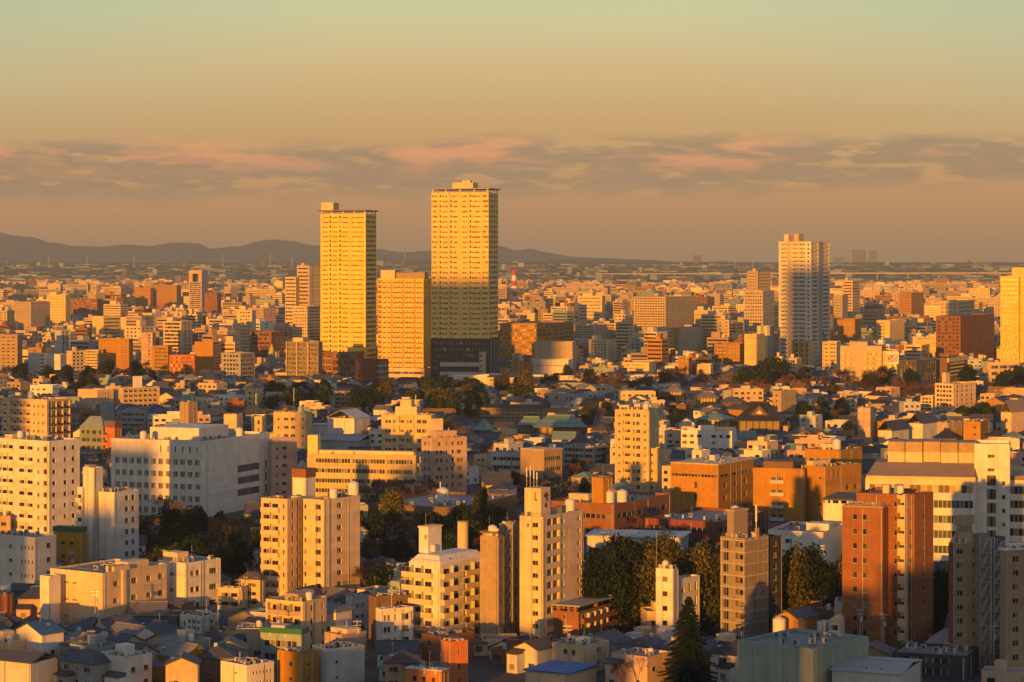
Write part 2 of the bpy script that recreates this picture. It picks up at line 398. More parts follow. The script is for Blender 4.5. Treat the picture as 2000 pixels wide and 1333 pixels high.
        if ledge:
            for f in range(fl+1):
                z = H-parapet-f*fh
                if z < 1: continue
                if Pf is PA: b.box(-Wd/2, Wd/2+.07, -D/2-.07, -D/2-.002, z-.09, z+.05, ledge)
                else: b.box(Wd/2+.002, Wd/2+.07, -D/2+.001, D/2, z-.09, z+.05, ledge)
    if near:
        prn = random.Random(int(x1*3+base))
        for FW, Pf, rot in ((Wd, PA, 0), (D, PB, math.pi/2)):
            for _ in range(prn.randint(1, 3)):
                a = prn.choice((prn.uniform(.02, .06), prn.uniform(.94, .98), prn.uniform(.3, .7)))*FW
                q = MB(); q.box(-.06, .06, -.14, -.03, .1, H-.4, prn.choice(('lgrey', 'taupe', 'frame')))
                for zz in range(2, int(H), 3): q.box(-.09, .09, -.16, -.002, zz, zz+.08, 'metal')
                parts.append(('drainpipe', q.mesh('drainpipe'), Pf(a, 0, 0), rot))
    # back walls, roof, parapet
    x, y = Wd/2, D/2; t = min(.28, parapet*.6+.02)
    b.poly([(-x,y,zbase),(-x,-y,zbase),(-x,-y,H),(-x,y,H)], wall); b.poly([(x,y,zbase),(-x,y,zbase),(-x,y,H),(x,y,H)], wall)
    rz = H-parapet
    rimm = rim or wall
    b.poly([(-x,-y,H),(x,-y,H),(x-t,-y+t,H),(-x+t,-y+t,H)], rimm); b.poly([(x,-y,H),(x,y,H),(x-t,y-t,H),(x-t,-y+t,H)], rimm)
    b.poly([(x,y,H),(-x,y,H),(-x+t,y-t,H),(x-t,y-t,H)], rimm); b.poly([(-x,y,H),(-x,-y,H),(-x+t,-y+t,H),(-x+t,y-t,H)], rimm)
    i = [(-x+t,-y+t),(x-t,-y+t),(x-t,y-t),(-x+t,y-t)]
    for q in range(4):
        p0, p1 = i[q], i[(q+1) % 4]; b.poly([(*p0,rz),(*p1,rz),(*p1,H),(*p0,H)], wall)
    if parent is None:
        wo_ = b.build('wall', root); holder = root; org = (0, 0, 0)
    else:
        # convert into parent's frame
        pm = Matrix.Translation(parent.location) @ Matrix.Rotation(parent.rotation_euler.z, 4, 'Z')
        lm = pm.inverted() @ (Matrix.Translation((cx, cyy, 0)) @ Matrix.Rotation(-th, 4, 'Z'))
        wo_ = b.build(part_name, parent, loc=tuple(lm.to_translation()), rot=lm.to_euler().z); holder = wo_
    rb = MB(); rb.poly([(i[0][0],i[0][1],rz),(i[1][0],i[1][1],rz),(i[2][0],i[2][1],rz),(i[3][0],i[3][1],rz)], roofmat); rb.build('roof', holder)
    cnt = {}
    over = {}
    for nm, me, loc, rot in parts:
        cnt[nm] = cnt.get(nm, 0)+1
        if cnt[nm] > 100: over.setdefault(nm, []).append((me, loc, rot)); continue
        link(nm, me, holder, loc, rot)
    for nm, lst in over.items():
        q = MB()
        for me, loc, rot in lst:
            q.at(*loc, rot); o0 = len(q.v)
            for v in me.vertices: q.pt(tuple(v.co))
            for p in me.polygons: q.f.append([o0+v for v in p.vertices]); q.m.append(q.mi(me.materials[p.material_index].name))
        tag(q.build(nm, holder), None, kind='stuff')
    info = dict(root=root, W=Wd, D=D, H=H, Y=Y, th=th, c=(cx, cyy), holder=holder, rz=rz, fh=fh)
    for t in roof: roof_item(info, t, wall)
    if clutter and parent is None and not any(t[0] == 'x' for t in roof):
        ppx = F/Y; rnd = random.Random(int(x0*7+top))
        if ppx > 3.2:
            for _ in range(rnd.randint(7, 14) if near else rnd.randint(2, 6)):
                u, v = rnd.uniform(-.4, .4)*Wd, rnd.uniform(-.4, .35)*D
                link('air_conditioner', ac_mesh(), holder, (u, v, rz), rnd.choice((0, math.pi/2)), (1.2, 1.2, 1.2))
            if near and rnd.random() < .8:
                q = MB(); q.bar((0,0,0), (0,0,rnd.uniform(2.5,5)), .05, 'metal'); q.bar((-.6,0,2.2), (.6,0,2.2), .03, 'metal'); q.bar((-.4,0,1.9), (.4,0,1.9), .03, 'metal')
                q.build('antenna', holder, (rnd.uniform(-.35,.35)*Wd, rnd.uniform(-.3,.3)*D, rz))
            # roof railing along the front edge
            if near and parapet < .7:
                q = MB()
                for k_ in range(int(Wd/1.2)): q.box(-x+.3+k_*1.2, -x+.36+k_*1.2, -y+.3, -y+.36, rz, rz+1.1, 'metal')
                q.box(-x+.3, x-.3, -y+.3, -y+.36, rz+1.05, rz+1.12, 'metal'); q.build('railing', holder)
    return info

def roof_item(I, t, wall):
    k = t[0]; W_, D_, rz, root = I['W'], I['D'], I['rz'], I['holder']
    def local(px_, back):      # local x on the roof for a photo column, at fraction back (0 front..1 rear)
        a = -D_/2+back*D_
        th = I['th']; cx, cyy = I['c']
        # world = c + x*(cos,-sin)+a*(sin,cos)
        kx = (px_-1000)/F
        bx, by = cx+a*math.sin(th), cyy+a*math.cos(th)
        return (kx*by-bx)/(math.cos(th)+kx*math.sin(th)), a
    if k == 'P':               # penthouse: px0, px1, top row, [material, back fraction, kw]
        p0, p1, tp = t[1:4]; mat = t[4] if len(t) > 4 else wall; back = t[5] if len(t) > 5 else .45; kw = t[6] if len(t) > 6 else {}
        xl, a = local(p0, back); xr, a = local(p1, back); w = (xr-xl)
        dd = kw.get('d', min(w*.8, D_*.8)); th = I['th']
        w = max(1.5, w-dd*math.tan(th)) if th > 0 else w
        xl = max(-W_/2+.1, xl); xr = min(W_/2-.1, xl+w)
        y0 = max(-D_/2+.15, a-dd/2); y1 = min(D_/2-.15, y0+dd)
        Yd = I['c'][1]-D_/2+(y0+D_/2)
        z1 = wz(tp, Yd)
        if z1 < rz+.5: z1 = rz+2
        q = MB(); q.box(xl, xr, y0, y1, rz, z1, mat, False)
        if kw.get('cap'): q.box(xl-.2, xr+.2, y0-.2, y1+.2, z1, z1+kw.get('ch', .4), kw['cap'])
        o = q.build('penthouse', root)
        if kw.get('door'):
            dmesh = MB(); dmesh.box(0, 1.1, -.04, 0, 0, 2, 'dgrey'); dmesh.build('door', o, (xl+(xr-xl)*.3, y0-.003, rz))
        if kw.get('vent'):
            dmesh = MB()
            for j in range(4): dmesh.box(0, .9, -.05, 0, j*.3, j*.3+.18, 'dgrey')
            dmesh.build('vent', o, (xl+(xr-xl)*.6, y0-.003, rz+(z1-rz)*.55))
        I.setdefault('pent', (o, xl, xr, y0, y1, z1))
    elif k == 'T':             # tanks: px, top-ish size scale
        xl, a = local(t[1], t[3] if len(t) > 3 else .4); s = t[2]
        link('water_tank', tank_mesh(), root, (max(-W_/2+1, min(W_/2-1, xl)), a, rz), 0, (s, s, s))
    elif k == 'A':             # antenna mast: px, height, thick, [back]
        xl, a = local(t[1], t[4] if len(t) > 4 else .45); z0 = t[5] if len(t) > 5 else rz
        if z0 == 'pent': z0 = I['pent'][5]; a = (I['pent'][3]+I['pent'][4])/2
        q = MB(); q.bar((0,0,0), (0,0,t[2]), t[3]*.5, 'antenna_white', 6)
        if t[3] > .2: q = MB(); q.bar((0,0,0), (0,0,t[2]*.55), .07, 'metal', 6); q.bar((0,0,t[2]*.5), (0,0,t[2]), t[3]*.5, 'antenna_white', 8)
        q.build('antenna', root, (xl, a, z0))
    elif k == 'D':
        xl, a = local(t[1], .3); link('satellite_dish', dish_mesh(), root, (xl, a, rz), 0, (t[2],)*3)
    elif k == 'M':             # mansard / sloped crown: setback frustum from H up
        hgt, inset, mat = t[1:4]; x, y, H = W_/2, D_/2, I['H']
        q = MB(); q.hexa([(-x,-y,H+.003),(x,-y,H+.003),(x,y,H+.003),(-x,y,H+.003)], [(-x+inset,-y+inset,H+hgt),(x-inset,-y+inset,H+hgt),(x-inset,y-inset,H+hgt),(-x+inset,y-inset,H+hgt)], mat)
        q.build('sloped_roof', root); I['rz'] = H+hgt
    elif k == 'H':             # overhanging thin roof slab
        o_, th_, mat, up = t[1:5]; x, y, H = W_/2, D_/2, I['H']
        q = MB(); q.box(-x-o_, x+o_, -y-o_, y+o_, H+up, H+up+th_, mat)
        if up > .3:
            for xx in (-x+1, -x*.5, 0, x*.5, x-1): q.box(xx-.4, xx+.4, -y+.1, -y+.9, H+.002, H+up-.002, wall)
            for yy in (-y*.4, y*.3, y-1): q.box(x-1, x-.2, yy-.4, yy+.4, H+.002, H+up-.002, wall)
        q.build('roof_canopy', root); I['rz'] = H+up+th_
    elif k == 'G':             # gable roof over whole box, ridge along local x or y
        rise, mat, axis, ov = t[1:5]; x, y, H = W_/2+ov, D_/2+ov, I['H']
        q = MB(); gable(q, x, y, H, rise, mat, axis); q.build('pitched_roof', root)
    elif k == 'Q':
        rise, mat, ov = t[1:4]; q = MB(); hip(q, W_/2+ov, D_/2+ov, I['H'], rise, mat); q.build('hipped_roof', root)
    elif k == 'V':             # barrel vault, axis along local y
        q = MB(); x, y, H = W_/2, D_/2, I['H']; n = 12
        pr = [(-x*math.cos(math.pi*i/n), H+.02+x*t[1]*math.sin(math.pi*i/n)) for i in range(n+1)]
        q.poly([(p[0], -y, p[1]) for p in pr][::-1], t[2]); q.poly([(p[0], y, p[1]) for p in pr], t[2])
        for i in range(n): q.poly([(pr[i][0],-y,pr[i][1]),(pr[i+1][0],-y,pr[i+1][1]),(pr[i+1][0],y,pr[i+1][1]),(pr[i][0],y,pr[i][1])], t[2])
        q.build('vaulted_roof', root)

def gable(q, x, y, z, rise, mat, axis='x', th=.18):
    q.box(*((-x, x, -.18, .18) if axis == 'x' else (-.18, .18, -y, y)), z+rise-.1, z+rise+.24, mat)
    if axis == 'x':   # ridge runs along x
        for s in (-1, 1):
            q.hexa([(-x, s*y, z-.05), (x, s*y, z-.05), (x, 0, z+rise-.05), (-x, 0, z+rise-.05)], [(-x, s*y, z-.05+th), (x, s*y, z-.05+th), (x, 0, z+rise-.05+th), (-x, 0, z+rise-.05+th)], mat)
    else:
        for s in (-1, 1):
            q.hexa([(s*x, -y, z-.05), (s*x, y, z-.05), (0, y, z+rise-.05), (0, -y, z+rise-.05)], [(s*x, -y, z-.05+th), (s*x, y, z-.05+th), (0, y, z+rise-.05+th), (0, -y, z+rise-.05+th)], mat)
def hip(q, x, y, z, rise, mat):
    if x >= y: r0, r1 = (-(x-y*.9), 0), (x-y*.9, 0)
    else: r0, r1 = (0, -(y-x*.9)), (0, y-x*.9)
    c = [(-x,-y),(x,-y),(x,y),(-x,y)]; zt = z+rise
    q.box(-x, x, -y, y, z-.15, z, mat)
    z += .004
    q.bar((*r0, zt), (*r1, zt), .14, mat, 4)
    for cc, rr in ((0, r0), (1, r1), (2, r1), (3, r0)) if x >= y else ((0, r0), (1, r0), (2, r1), (3, r1)): q.bar((*c[cc], z), (*rr, zt), .10, mat, 4)
    if x >= y:
        q.poly([(*c[0],z),(*c[1],z),(*r1,zt),(*r0,zt)], mat); q.poly([(*c[2],z),(*c[3],z),(*r0,zt),(*r1,zt)], mat)
        q.poly([(*c[1],z),(*c[2],z),(*r1,zt)], mat); q.poly([(*c[3],z),(*c[0],z),(*r0,zt)], mat)
    else:
        q.poly([(*c[1],z),(*c[2],z),(*r1,zt),(*r0,zt)], mat); q.poly([(*c[3],z),(*c[0],z),(*r0,zt),(*r1,zt)], mat)
        q.poly([(*c[0],z),(*c[1],z),(*r0,zt)], mat); q.poly([(*c[2],z),(*c[3],z),(*r1,zt)], mat)

# ================================================================== NEAR BUILDINGS
b1 = bld('apartment_building', 'large cream apartment block with rows of yellow-lit balconies behind the slim stair-tower building', 'apartment building', -10, 95, 156, 862, 1092, 36, 'white', 10,
    A=[('b', .43, .74, .5), ('w', .76, .86, 1, .9, 1.1), ('w', .9, .98, 1, 1.6, 1.5), ('b', .02, .36, .5)], B=[('w', .10, .24, 1, 1.3, 1.3), ('w', .40, .92, 2, 1.3, 1.3)],
    roof=[('P', 25, 60, 852, 'cream', .5), ('T', 40, 1.0, .3), ('T', 52, .9, .5)], parapet=.6, land='large cream apartment block')
b2 = bld('apartment_building', 'slim white building with a tall stair tower and shaded lower half, beside the dark wood', 'apartment building', 193, 223, 271, 962, 1122, 30, 'white', 7,
    A=[], B=[('w', .38, .9, 2, 1.5, 1.5)], parapet=.5, clutter=True, land='slim white stair-tower building')
bld('', '', '', 162, 184, 201, 914, 1120, 34, 'white', 7, B=[('w', .82, .96, 1, .7, 1.6, dict(f=(1, 5)))], parent=b2['root'], roof=[('P', 172, 190, 909, 'tan', .5)], part_name='stair_tower')
bld('', '', '', 152, 161, 165, 952, 1119, 34, 'white', 7, A=[('b', 0, 1, .9)], parent=b2['root'], part_name='balcony_stack')
bld('apartment_building', 'low white block with small grouped windows beside the orange and green shopfront', 'apartment building', -12, 68, 110, 1050, 1166, 34, 'white', 4,
    A=[('w', .2, .62, 1, 1.2, .9), ('w', .64, .98, 4, .5, .9)], B=[('w', .35, .95, 1, 1.6, 1.4)], parapet=.5, land='grouped-window block')
bld('shop_building', 'low building with a green fascia over an orange wall between two white blocks', 'shop', 104, 158, 162, 1040, 1128, 20, 'orange', 3, A=[('w', .2, .8, 2, 1.4, 1.2)],
    roof=[('H', .15, 1.4, 'fence_green', .02)], land='green and orange shop')
b5 = bld('workshop_building', 'long low yellow-lit works building with blank front wall and a windowed side wing', 'factory', 98, 200, 326, 1120, 1226, 34, 'cream', 3,
    A=[('w', .08, .55, 3, 1.5, .35, dict(s=1.4))], B=[('w', .13, .27, 1, 1.7, 1.3), ('w', .38, .58, 1, 1.9, 1.4), ('w', .62, .80, 1, 1.6, 1.4), ('w', .83, .97, 1, 1.8, 1.5), ('v', .29, .34, .5, 'cream')],
    roof=[('P', 222, 262, 1104, 'cream', .3, dict(door=1)), ('P', 245, 300, 1110, 'cream', .6)], parapet=.45, land='yellow-lit works building')
bld('', '', '', 78, 98, 118, 1126, 1224, 34, 'white', 3, parent=b5['root'])
bld('apartment_building', 'white block with paired windows and a roof room at the edge of the wood', 'apartment building', 308, 362, 431, 1100, 1200, 38, 'white', 3,
    A=[('w', .3, .7, 1, 1.4, .9)], B=[('w', .12, .42, 2, 1.4, 1.4), ('w', .6, .95, 1, 2.6, 1.4), ('v', .5, .53, .12, 'grey')], roof=[('P', 308, 352, 1081, 'cream', .3, dict(d=4)), ('T', 375, .5)], parapet=.4, land='wood-edge white block')
bld('house', 'ochre house with a shallow grey roof beside the twin slab apartment building', 'house', 470, 508, 516, 1132, 1192, 22, 'sand', 3, A=[('B', .1, .9, 1.0)], roof=[('Q', 1.6, 'tile_grey', .4)])
bld('house', 'yellow low block with shaded balcony below the dark wood', 'apartment building', 425, 472, 480, 1150, 1196, 22, 'cream', 2, A=[('b', .1, .9, .8)])
b8 = bld('apartment_building', 'twin slab apartment building with a dark recessed stair slot between two pale slabs', 'apartment building', 592, 632, 703, 977, 1182, 34, 'cream', 9,
    A=[('w', .02, .2, 1, .7, 1.1), ('w', .5, .95, 1, 1.9, 1.3)], B=[('w', .30, .56, 1, 1.9, 1.3), ('v', .14, .17, .12, 'grey'), ('v', .01, .03, .1, 'lgrey')],
    roof=[('T', 655, 1.1, .35), ('T', 697, 1.5, .9), ('P', 636, 650, 970, 'tan', .3)], parapet=.5, land='twin slab apartment building')
bld('', '', '', 510, 561, 590, 975, 1182, 26, 'cream', 9, A=[('b', .04, .72, .9), ('w', .8, .92, 1, .5, 1.2)], B=[('w', .2, .9, 2, .9, 1.8)], parent=b8['root'], roof=[('P', 548, 562, 968, 'brown', .5)], parapet=.5)
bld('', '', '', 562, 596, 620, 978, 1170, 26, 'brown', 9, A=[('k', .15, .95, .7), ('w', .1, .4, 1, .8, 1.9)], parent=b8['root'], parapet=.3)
bld('', '', '', 571, 597, 616, 934, 1168, 30, 'white', 1, parent=b8['root'], roof=[('H', .12, 2.4, 'rust', .01)], parapet=.2)
bld('apartment_building', 'beige four-storey block with brown balconies below the twin slab building', 'apartment building', 519, 592, 638, 1176, 1284, 30, 'cream', 4,
    A=[('B', .06, .93, 1.2, dict(p='tan'))], B=[('w', .3, .42, 1, .9, 1.4), ('w', .75, .9, 1, .8, 1.4)], roof=[('P', 570, 618, 1160, 'tan', .5), ('T', 612, .8)], parapet=.5, land='beige block with brown balconies')
bld('apartment_building', 'low grey block with a dark green fascia in front of the beige balconied block', 'shop', 509, 588, 602, 1240, 1302, 20, 'teal', 2, A=[('r', .1, .9, 1.3, 6)], roof=[('H', .2, 1.2, 'fence_green', .02), ('P', 535, 570, 1222, 'lgrey', .4)])
bld('apartment_building', 'pale grey three-storey block with two small windows per floor, beside the brown and white townhouse', 'apartment building', 675, 690, 719, 1166, 1240, 50, 'lgrey', 3, B=[('w', .1, .8, 2, 1.1, .8)])
bld('townhouse', 'white townhouse with a brown end wall and slit windows', 'house', 720, 734, 806, 1166, 1262, 60, 'brown', 4, B=[('w', .05, .2, 1, .5, 1.6), ('w', .4, .9, 1, 1.8, 1.2)], roof=[('P', 735, 752, 1163, 'white')], land='brown and white townhouse')
bld('townhouse', 'shaded pinkish-grey block with slit windows beside the white balconied block', 'apartment building', 734, 744, 807, 1190, 1270, 62, 'white', 3, B=[('w', .08, .3, 2, .7, 1.3), ('w', .38, .5, 1, .4, 1.5), ('w', .62, .9, 1, 1.8, 1.4)], parapet=1.0)
b12 = bld('apartment_building', 'white stepped apartment block with wraparound railed balconies on every floor and a tall roof tower', 'apartment building', 799, 860, 949, 1103, 1262, 36, 'white', 6,
    A=[('b', -.16, .78, 1.1, dict(p='cream')), ], B=[('b', .02, .44, 1.0, dict(p='cream')), ('b', .48, 1.06, 1.2, dict(p='cream'))],
    roof=[('M', 1.8, 1.6, 'white'), ('P', 811, 853, 1034, 'white', .35, dict(cap='cream', vent=1)), ('T', 846, .7, .3), ('A', 836, 3.2, .05, .4, 'pent')], parapet=.3, land='white stepped balcony block', seen=1215)
bld('chimney', 'pale cylindrical chimney standing behind the white stepped balcony block', 'chimney', 893, 904, 916, 1080, 1150, 45, 'cream', 1, B=[], parapet=.1, clutter=False, keep=False)
q = MB(); Yc = 640; q.cyl(0, 0, wz(1092, Yc), wz(1020, Yc), 1.45, 1.45, 24, 'cream'); q.cyl(0, 0, wz(1020, Yc)-.02, wz(1018, Yc), 1.55, 1.55, 24, 'tan')
FOOT.append((wx(904, Yc), Yc, 3, 3, 3, 0))
ch = [o for o in COL.objects if o.name == 'chimney'][0]; o_ = q.build('flue'); o_.parent = ch; o_.location = (wx(904, Yc)-ch.location.x, Yc-ch.location.y, 0)
# undo the rotation of the holder for the flue
o_.location = Matrix.Rotation(-ch.rotation_euler.z, 4, 'Z') @ Vector((wx(904, Yc)-ch.location.x, Yc-ch.location.y, 0))
b14 = bld('apartment_building', 'tall narrow brown tower with a lit beige head beside the white stepped balcony block', 'apartment building', 938, 972, 984, 1048, 1262, 24, 'tan', 9,
    B=[('w', .3, .8, 1, .7, 1.0)], roof=[('T', 962, 1.0, .3), ('T', 972, .8, .3), ('H', .1, .5, 'brown', .6)], parapet=.4, land='narrow brown tower')
bld('apartment_building', 'dark narrow block with an outside stair squeezed beside the tall cream tower', 'apartment building', 975, 1000, 1017, 1024, 1252, 22, 'taupe', 9, A=[('v', .3, .36, .3, 'grey'), ('k', .42, .98, .9)], B=[('w', .2, .8, 1, .9, 1.2)], land='dark narrow block')
b15 = bld('apartment_building', 'tall cream tower block with a maroon star-like emblem on its roof tower', 'apartment building', 1015, 1060, 1140, 1010, 1264, 30, 'cream', 10,
    A=[('w', .5, .85, 1, 1.5, 1.1), ('w', .3, .42, 1, .5, .9, dict(f=(0, 0)))], B=[('B', .10, .40, 1.3), ('w', .44, .54, 1, 1.0, 1.2), ('v', .415, .43, .12, 'bluegrey'), ('w', .60, .64, 1, .3, 1.8, dict(f=(1, 4))), ('w', .80, .95, 1, 1.2, 1.2)],
    roof=[('P', 1023, 1074, 955, 'cream', .22, dict(d=4.6)), ('T', 1119, 1.2, .75), ('T', 1106, .6, .7), ('P', 1090, 1104, 1003, 'dgrey', .6), ('A', 1027, 4.6, .32, .2, 'pent'), ('A', 1034, 5.2, .28, .2, 'pent'), ('A', 1041, 4.0, .3, .2, 'pent'), ('A', 1047, 3.6, .3, .2, 'pent')],
    parapet=.5, land='emblem tower', seen=1250)
# emblem and louvre on the roof tower's side
o, xl, xr, y0, y1, z1 = b15['pent']
def on_side(mb, name, parent, x, y, z, rot=math.pi/2): return mb.build(name, parent, (x, y, z), rot)
em = MB()
for k in range(5):
    a = R(90+72*k); r0, r1 = .22, 1.05
    c, s = math.cos(a), math.sin(a); tx, tz = -s, c
    if k == 2: continue
    pts = [(c*r0-tx*.16, s*r0-tz*.16), (c*.65-tx*.36, s*.65-tz*.36), (c*r1-tx*.30, s*r1-tz*.30), (c*r1+tx*.26, s*r1+tz*.26), (c*.65+tx*.32, s*.65+tz*.32), (c*r0+tx*.16, s*r0+tz*.16)]
    em.hexa([(p[0], 0, p[1]) for p in pts], [(p[0], -.08, p[1]) for p in pts], 'maroon')
for px_, pz_ in ((-.1, -.2), (.25, .1), (-.35, .15)): em.box(px_-.2, px_+.2, -.07, .0, pz_-.2, pz_+.2, 'maroon')
em.bar((.15, -.05, -.3), (.45, -.05, -1.35), .16, 'maroon', 6)
on_side(em, 'emblem', b15['holder'], xr+.005, (y0+y1)/2, z1-2.0)
em = MB(); em.box(-.45, -.1, -.06, 0, 0, 1.0, 'charcoal'); em.box(.1, .45, -.06, 0, 0, 1.0, 'charcoal'); on_side(em, 'louvre', b15['holder'], xr+.005, (y0+y1)/2, z1-4.6)
em = MB(); em.box(-.25, .0, -.08, 0, 0, 2.0, 'dgrey'); em.box(0, .35, -.08, 0, 0, .35, 'charcoal'); em.build('duct', b15['holder'], ((xl+xr)/2+.8, y0-.004, z1-2.9))
b16 = bld('apartment_building', 'brick-coloured low block with a pale flat roof and balconies below the tall cream tower', 'apartment building', 1052, 1130, 1254, 1196, 1262, 28, 'brick', 3,
    A=[('w', .55, .75, 1, .9, 1.0)], B=[('b', .03, .5, 1.0, dict(p='brick')), ('b', .52, .97, 1.0, dict(p='brick'))], roof=[('H', .5, .35, 'roof_light', 1.2), ('D', 1192, 1)], parapet=.4, seen=1240, land='brick low apartment block')
b17 = bld('apartment_building', 'slim white corner building with small windows and a railed roof, standing before the tall evergreens', 'apartment building', 1281, 1315, 1324, 1112, 1262, 24, 'white', 5,
    A=[('w', .30, .72, 1, 1.3, 1.2)], roof=[('T', 1300, .8, .4), ('A', 1282, 9, .05, .2), ('T', 1311, .5, .3)], parapet=.5, seen=1222, land='slim white corner building')
bld('', '', '', 1302, 1324, 1367, 1132, 1256, 36, 'white', 4, B=[('w', .1, .35, 1, 1.2, 1.0), ('w', .4, .95, 2, .9, 2)], parent=b17['root'])
b18 = bld('apartment_building', 'grey-brown tiled tower with pale floor lines, a chimney and vents on its roof room', 'apartment building', 1407, 1455, 1501, 1052, 1268, 42, 'taupe', 9,
    A=[('w', .1, .34, 1, 1.6, 2.0), ('B', .62, .97, 1.1)], B=[('w', .3, .58, 1, .8, 1.9), ('w', .68, .84, 1, .6, .7)], ledge='lgrey', roof=[('P', 1434, 1480, 1001, 'taupe', .35, dict(cap='tan', ch=.5)), ('T', 1440, .7, .3), ('A', 1477, 8, .5, .6), ('P', 1480, 1490, 1030, 'tan', .5)],
    parapet=.6, seen=1255, land='grey-brown tiled tower')
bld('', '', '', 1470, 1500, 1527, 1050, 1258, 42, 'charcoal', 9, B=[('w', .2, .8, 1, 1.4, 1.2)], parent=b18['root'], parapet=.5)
b19 = bld('apartment_building', 'tall orange-brown brick apartment tower lit at its upper left with pale curved stair landings', 'apartment building', 1645, 1724, 1753, 993, 1284, 26, 'rust', 10,
    A=[('w', .22, .40, 1, 1.0, 1.3), ('w', .46, .62, 1, 1.1, 1.3), ('w', .63, .70, 1, .3, .8)], B=[('w', .25, .8, 1, 1.5, 1.2)], ledge='rust', roof=[('H', .12, .3, 'tan', .01)], parapet=.5, seen=1270, land='orange-brown brick tower')
bld('', '', '', 1673, 1757, 1790, 966, 1280, 24, 'rust', 11, A=[('w', .48, .80, 3, .3, 1.2, dict(f=(0, 0))), ('w', .86, .97, 1, .9, 1.3)], parent=b19['root'], ledge='rust', parapet=.6, roof=[('T', 1770, .8, .3), ('D', 1700, 1), ('P', 1726, 1745, 948, 'cream', .4), ('P', 1748, 1768, 946, 'bluegrey', .5)])
bld('', '', '', 1752, 1768, 1773, 968, 1281, 26, 'cream', 11, A=[('B', .05, .95, .6, dict(h=1.5))], parent=b19['root'], parapet=.6)
bld('', '', '', 1776, 1786, 1823, 966, 1279, 40, 'rust', 11, A=[('w', .2, .8, 1, .8, 1.4)], B=[('w', .4, .6, 1, 1.0, 1.2)], ledge='rust', parent=b19['root'], parapet=.6)
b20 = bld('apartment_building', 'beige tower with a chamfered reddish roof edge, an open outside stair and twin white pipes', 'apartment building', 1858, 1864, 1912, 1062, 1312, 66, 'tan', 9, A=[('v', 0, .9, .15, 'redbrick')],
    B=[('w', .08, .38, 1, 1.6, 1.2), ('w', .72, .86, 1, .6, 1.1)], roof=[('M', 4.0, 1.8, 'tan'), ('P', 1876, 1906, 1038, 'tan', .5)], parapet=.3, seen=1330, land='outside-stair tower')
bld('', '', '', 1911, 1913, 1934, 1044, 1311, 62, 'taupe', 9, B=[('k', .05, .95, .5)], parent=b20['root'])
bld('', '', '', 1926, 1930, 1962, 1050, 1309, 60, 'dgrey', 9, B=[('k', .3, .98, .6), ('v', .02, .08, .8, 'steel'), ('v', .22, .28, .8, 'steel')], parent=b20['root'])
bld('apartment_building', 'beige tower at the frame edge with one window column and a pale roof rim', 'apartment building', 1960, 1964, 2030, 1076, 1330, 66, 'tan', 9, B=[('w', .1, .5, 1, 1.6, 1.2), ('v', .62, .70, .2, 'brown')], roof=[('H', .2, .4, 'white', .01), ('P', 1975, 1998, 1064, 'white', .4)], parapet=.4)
b21 = bld('warehouse', 'big grey-green windowless box with corrugated cladding beside the dark conifer', 'warehouse', 1440, 1588, 1697, 1268, 1395, 40, 'sage', 2,
    A=[('v', .2, .205, .06, 'grey'), ('v', .4, .405, .06, 'grey'), ('v', .6, .605, .06, 'grey'), ('v', .8, .805, .06, 'grey')], B=[('v', .3, .305, .06, 'grey'), ('v', .6, .605, .06, 'grey')], parapet=.7, land='grey-green windowless box')
bld('townhouse', 'small orange tower house with blank walls, brightest orange of the low houses', 'house', 862, 880, 914, 1254, 1352, 56, 'redorange', 3, B=[('w', .4, .6, 1, .5, 1.4)], land='orange tower house')
bld('townhouse', 'low orange annexe with a white roof edge beside the orange tower house', 'house', 793, 862, 868, 1312, 1372, 26, 'redorange', 2, A=[('w', .1, .9, 3, .9, 1.2)], roof=[('H', .2, .25, 'lgrey', .01)])
bld('townhouse', 'brown box house with a flat dark roof below the white stepped balcony block', 'house', 824, 862, 926, 1243, 1300, 44, 'brick', 2, A=[('w', .1, .6, 1, .9, 1.2)], B=[('w', .1, .9, 2, 1, 1.2)])
b23 = bld('house', 'cream flat-roofed house with scaffolding rails on top near the blue tarpaulin', 'house', 1078, 1140, 1190, 1262, 1318, 36, 'cream', 2, A=[('w', .3, .8, 2, 1.1, 1.1)], B=[('w', .3, .9, 1, 1.6, 1.2)], roof=[('P', 1130, 1160, 1246, 'white', .4, dict(d=2.5)), ('D', 1120, 1)], parapet=.4, land='cream house with roof rails')
bld('house', 'low house under a bright blue tarpaulin roof', 'house', 1026, 1110, 1165, 1318, 1352, 30, 'cream', 1, roof=[('H', .4, .3, 'tarp', .02)])
b25 = bld('townhouse', 'narrow white house with a barrel-vaulted roof beside the orange-brown brick tower', 'house', 1618, 1640, 1650, 1218, 1290, 20, 'white', 3, A=[('B', .2, .85, .8)], roof=[('V', 1.0, 'cream')], parapet=.2, clutter=False, land='white vaulted house')
bld('', '', '', 1597, 1612, 1622, 1216, 1288, 26, 'white', 3, A=[('w', .3, .7, 1, .7, .7, dict(f=(1, 1)))], parent=b25['root'])
b26 = bld('house', 'yellow-lit house with a round roof tank between the tiled tower and vaulted house', 'house', 1502, 1540, 1556, 1250, 1290, 24, 'cream', 2, A=[('w', .2, .8, 2, .8, 1.0)], roof=[('H', .5, .3, 'roof_light', .02), ('T', 1522, 1.5, .4), ('D', 1552, 1)])
bld('office_building', 'low dark grey flat-roofed building with a pale lit strip window beside the brick tower', 'office building', 1742, 1890, 1910, 1282, 1330, 20, 'charcoal', 2, A=[('r', .15, .75, 1.3, 6, dict(g='glass_teal'))], roof=[('P', 1775, 1800, 1270, 'bluegrey', .4)], parapet=.5, land='low dark grey building')
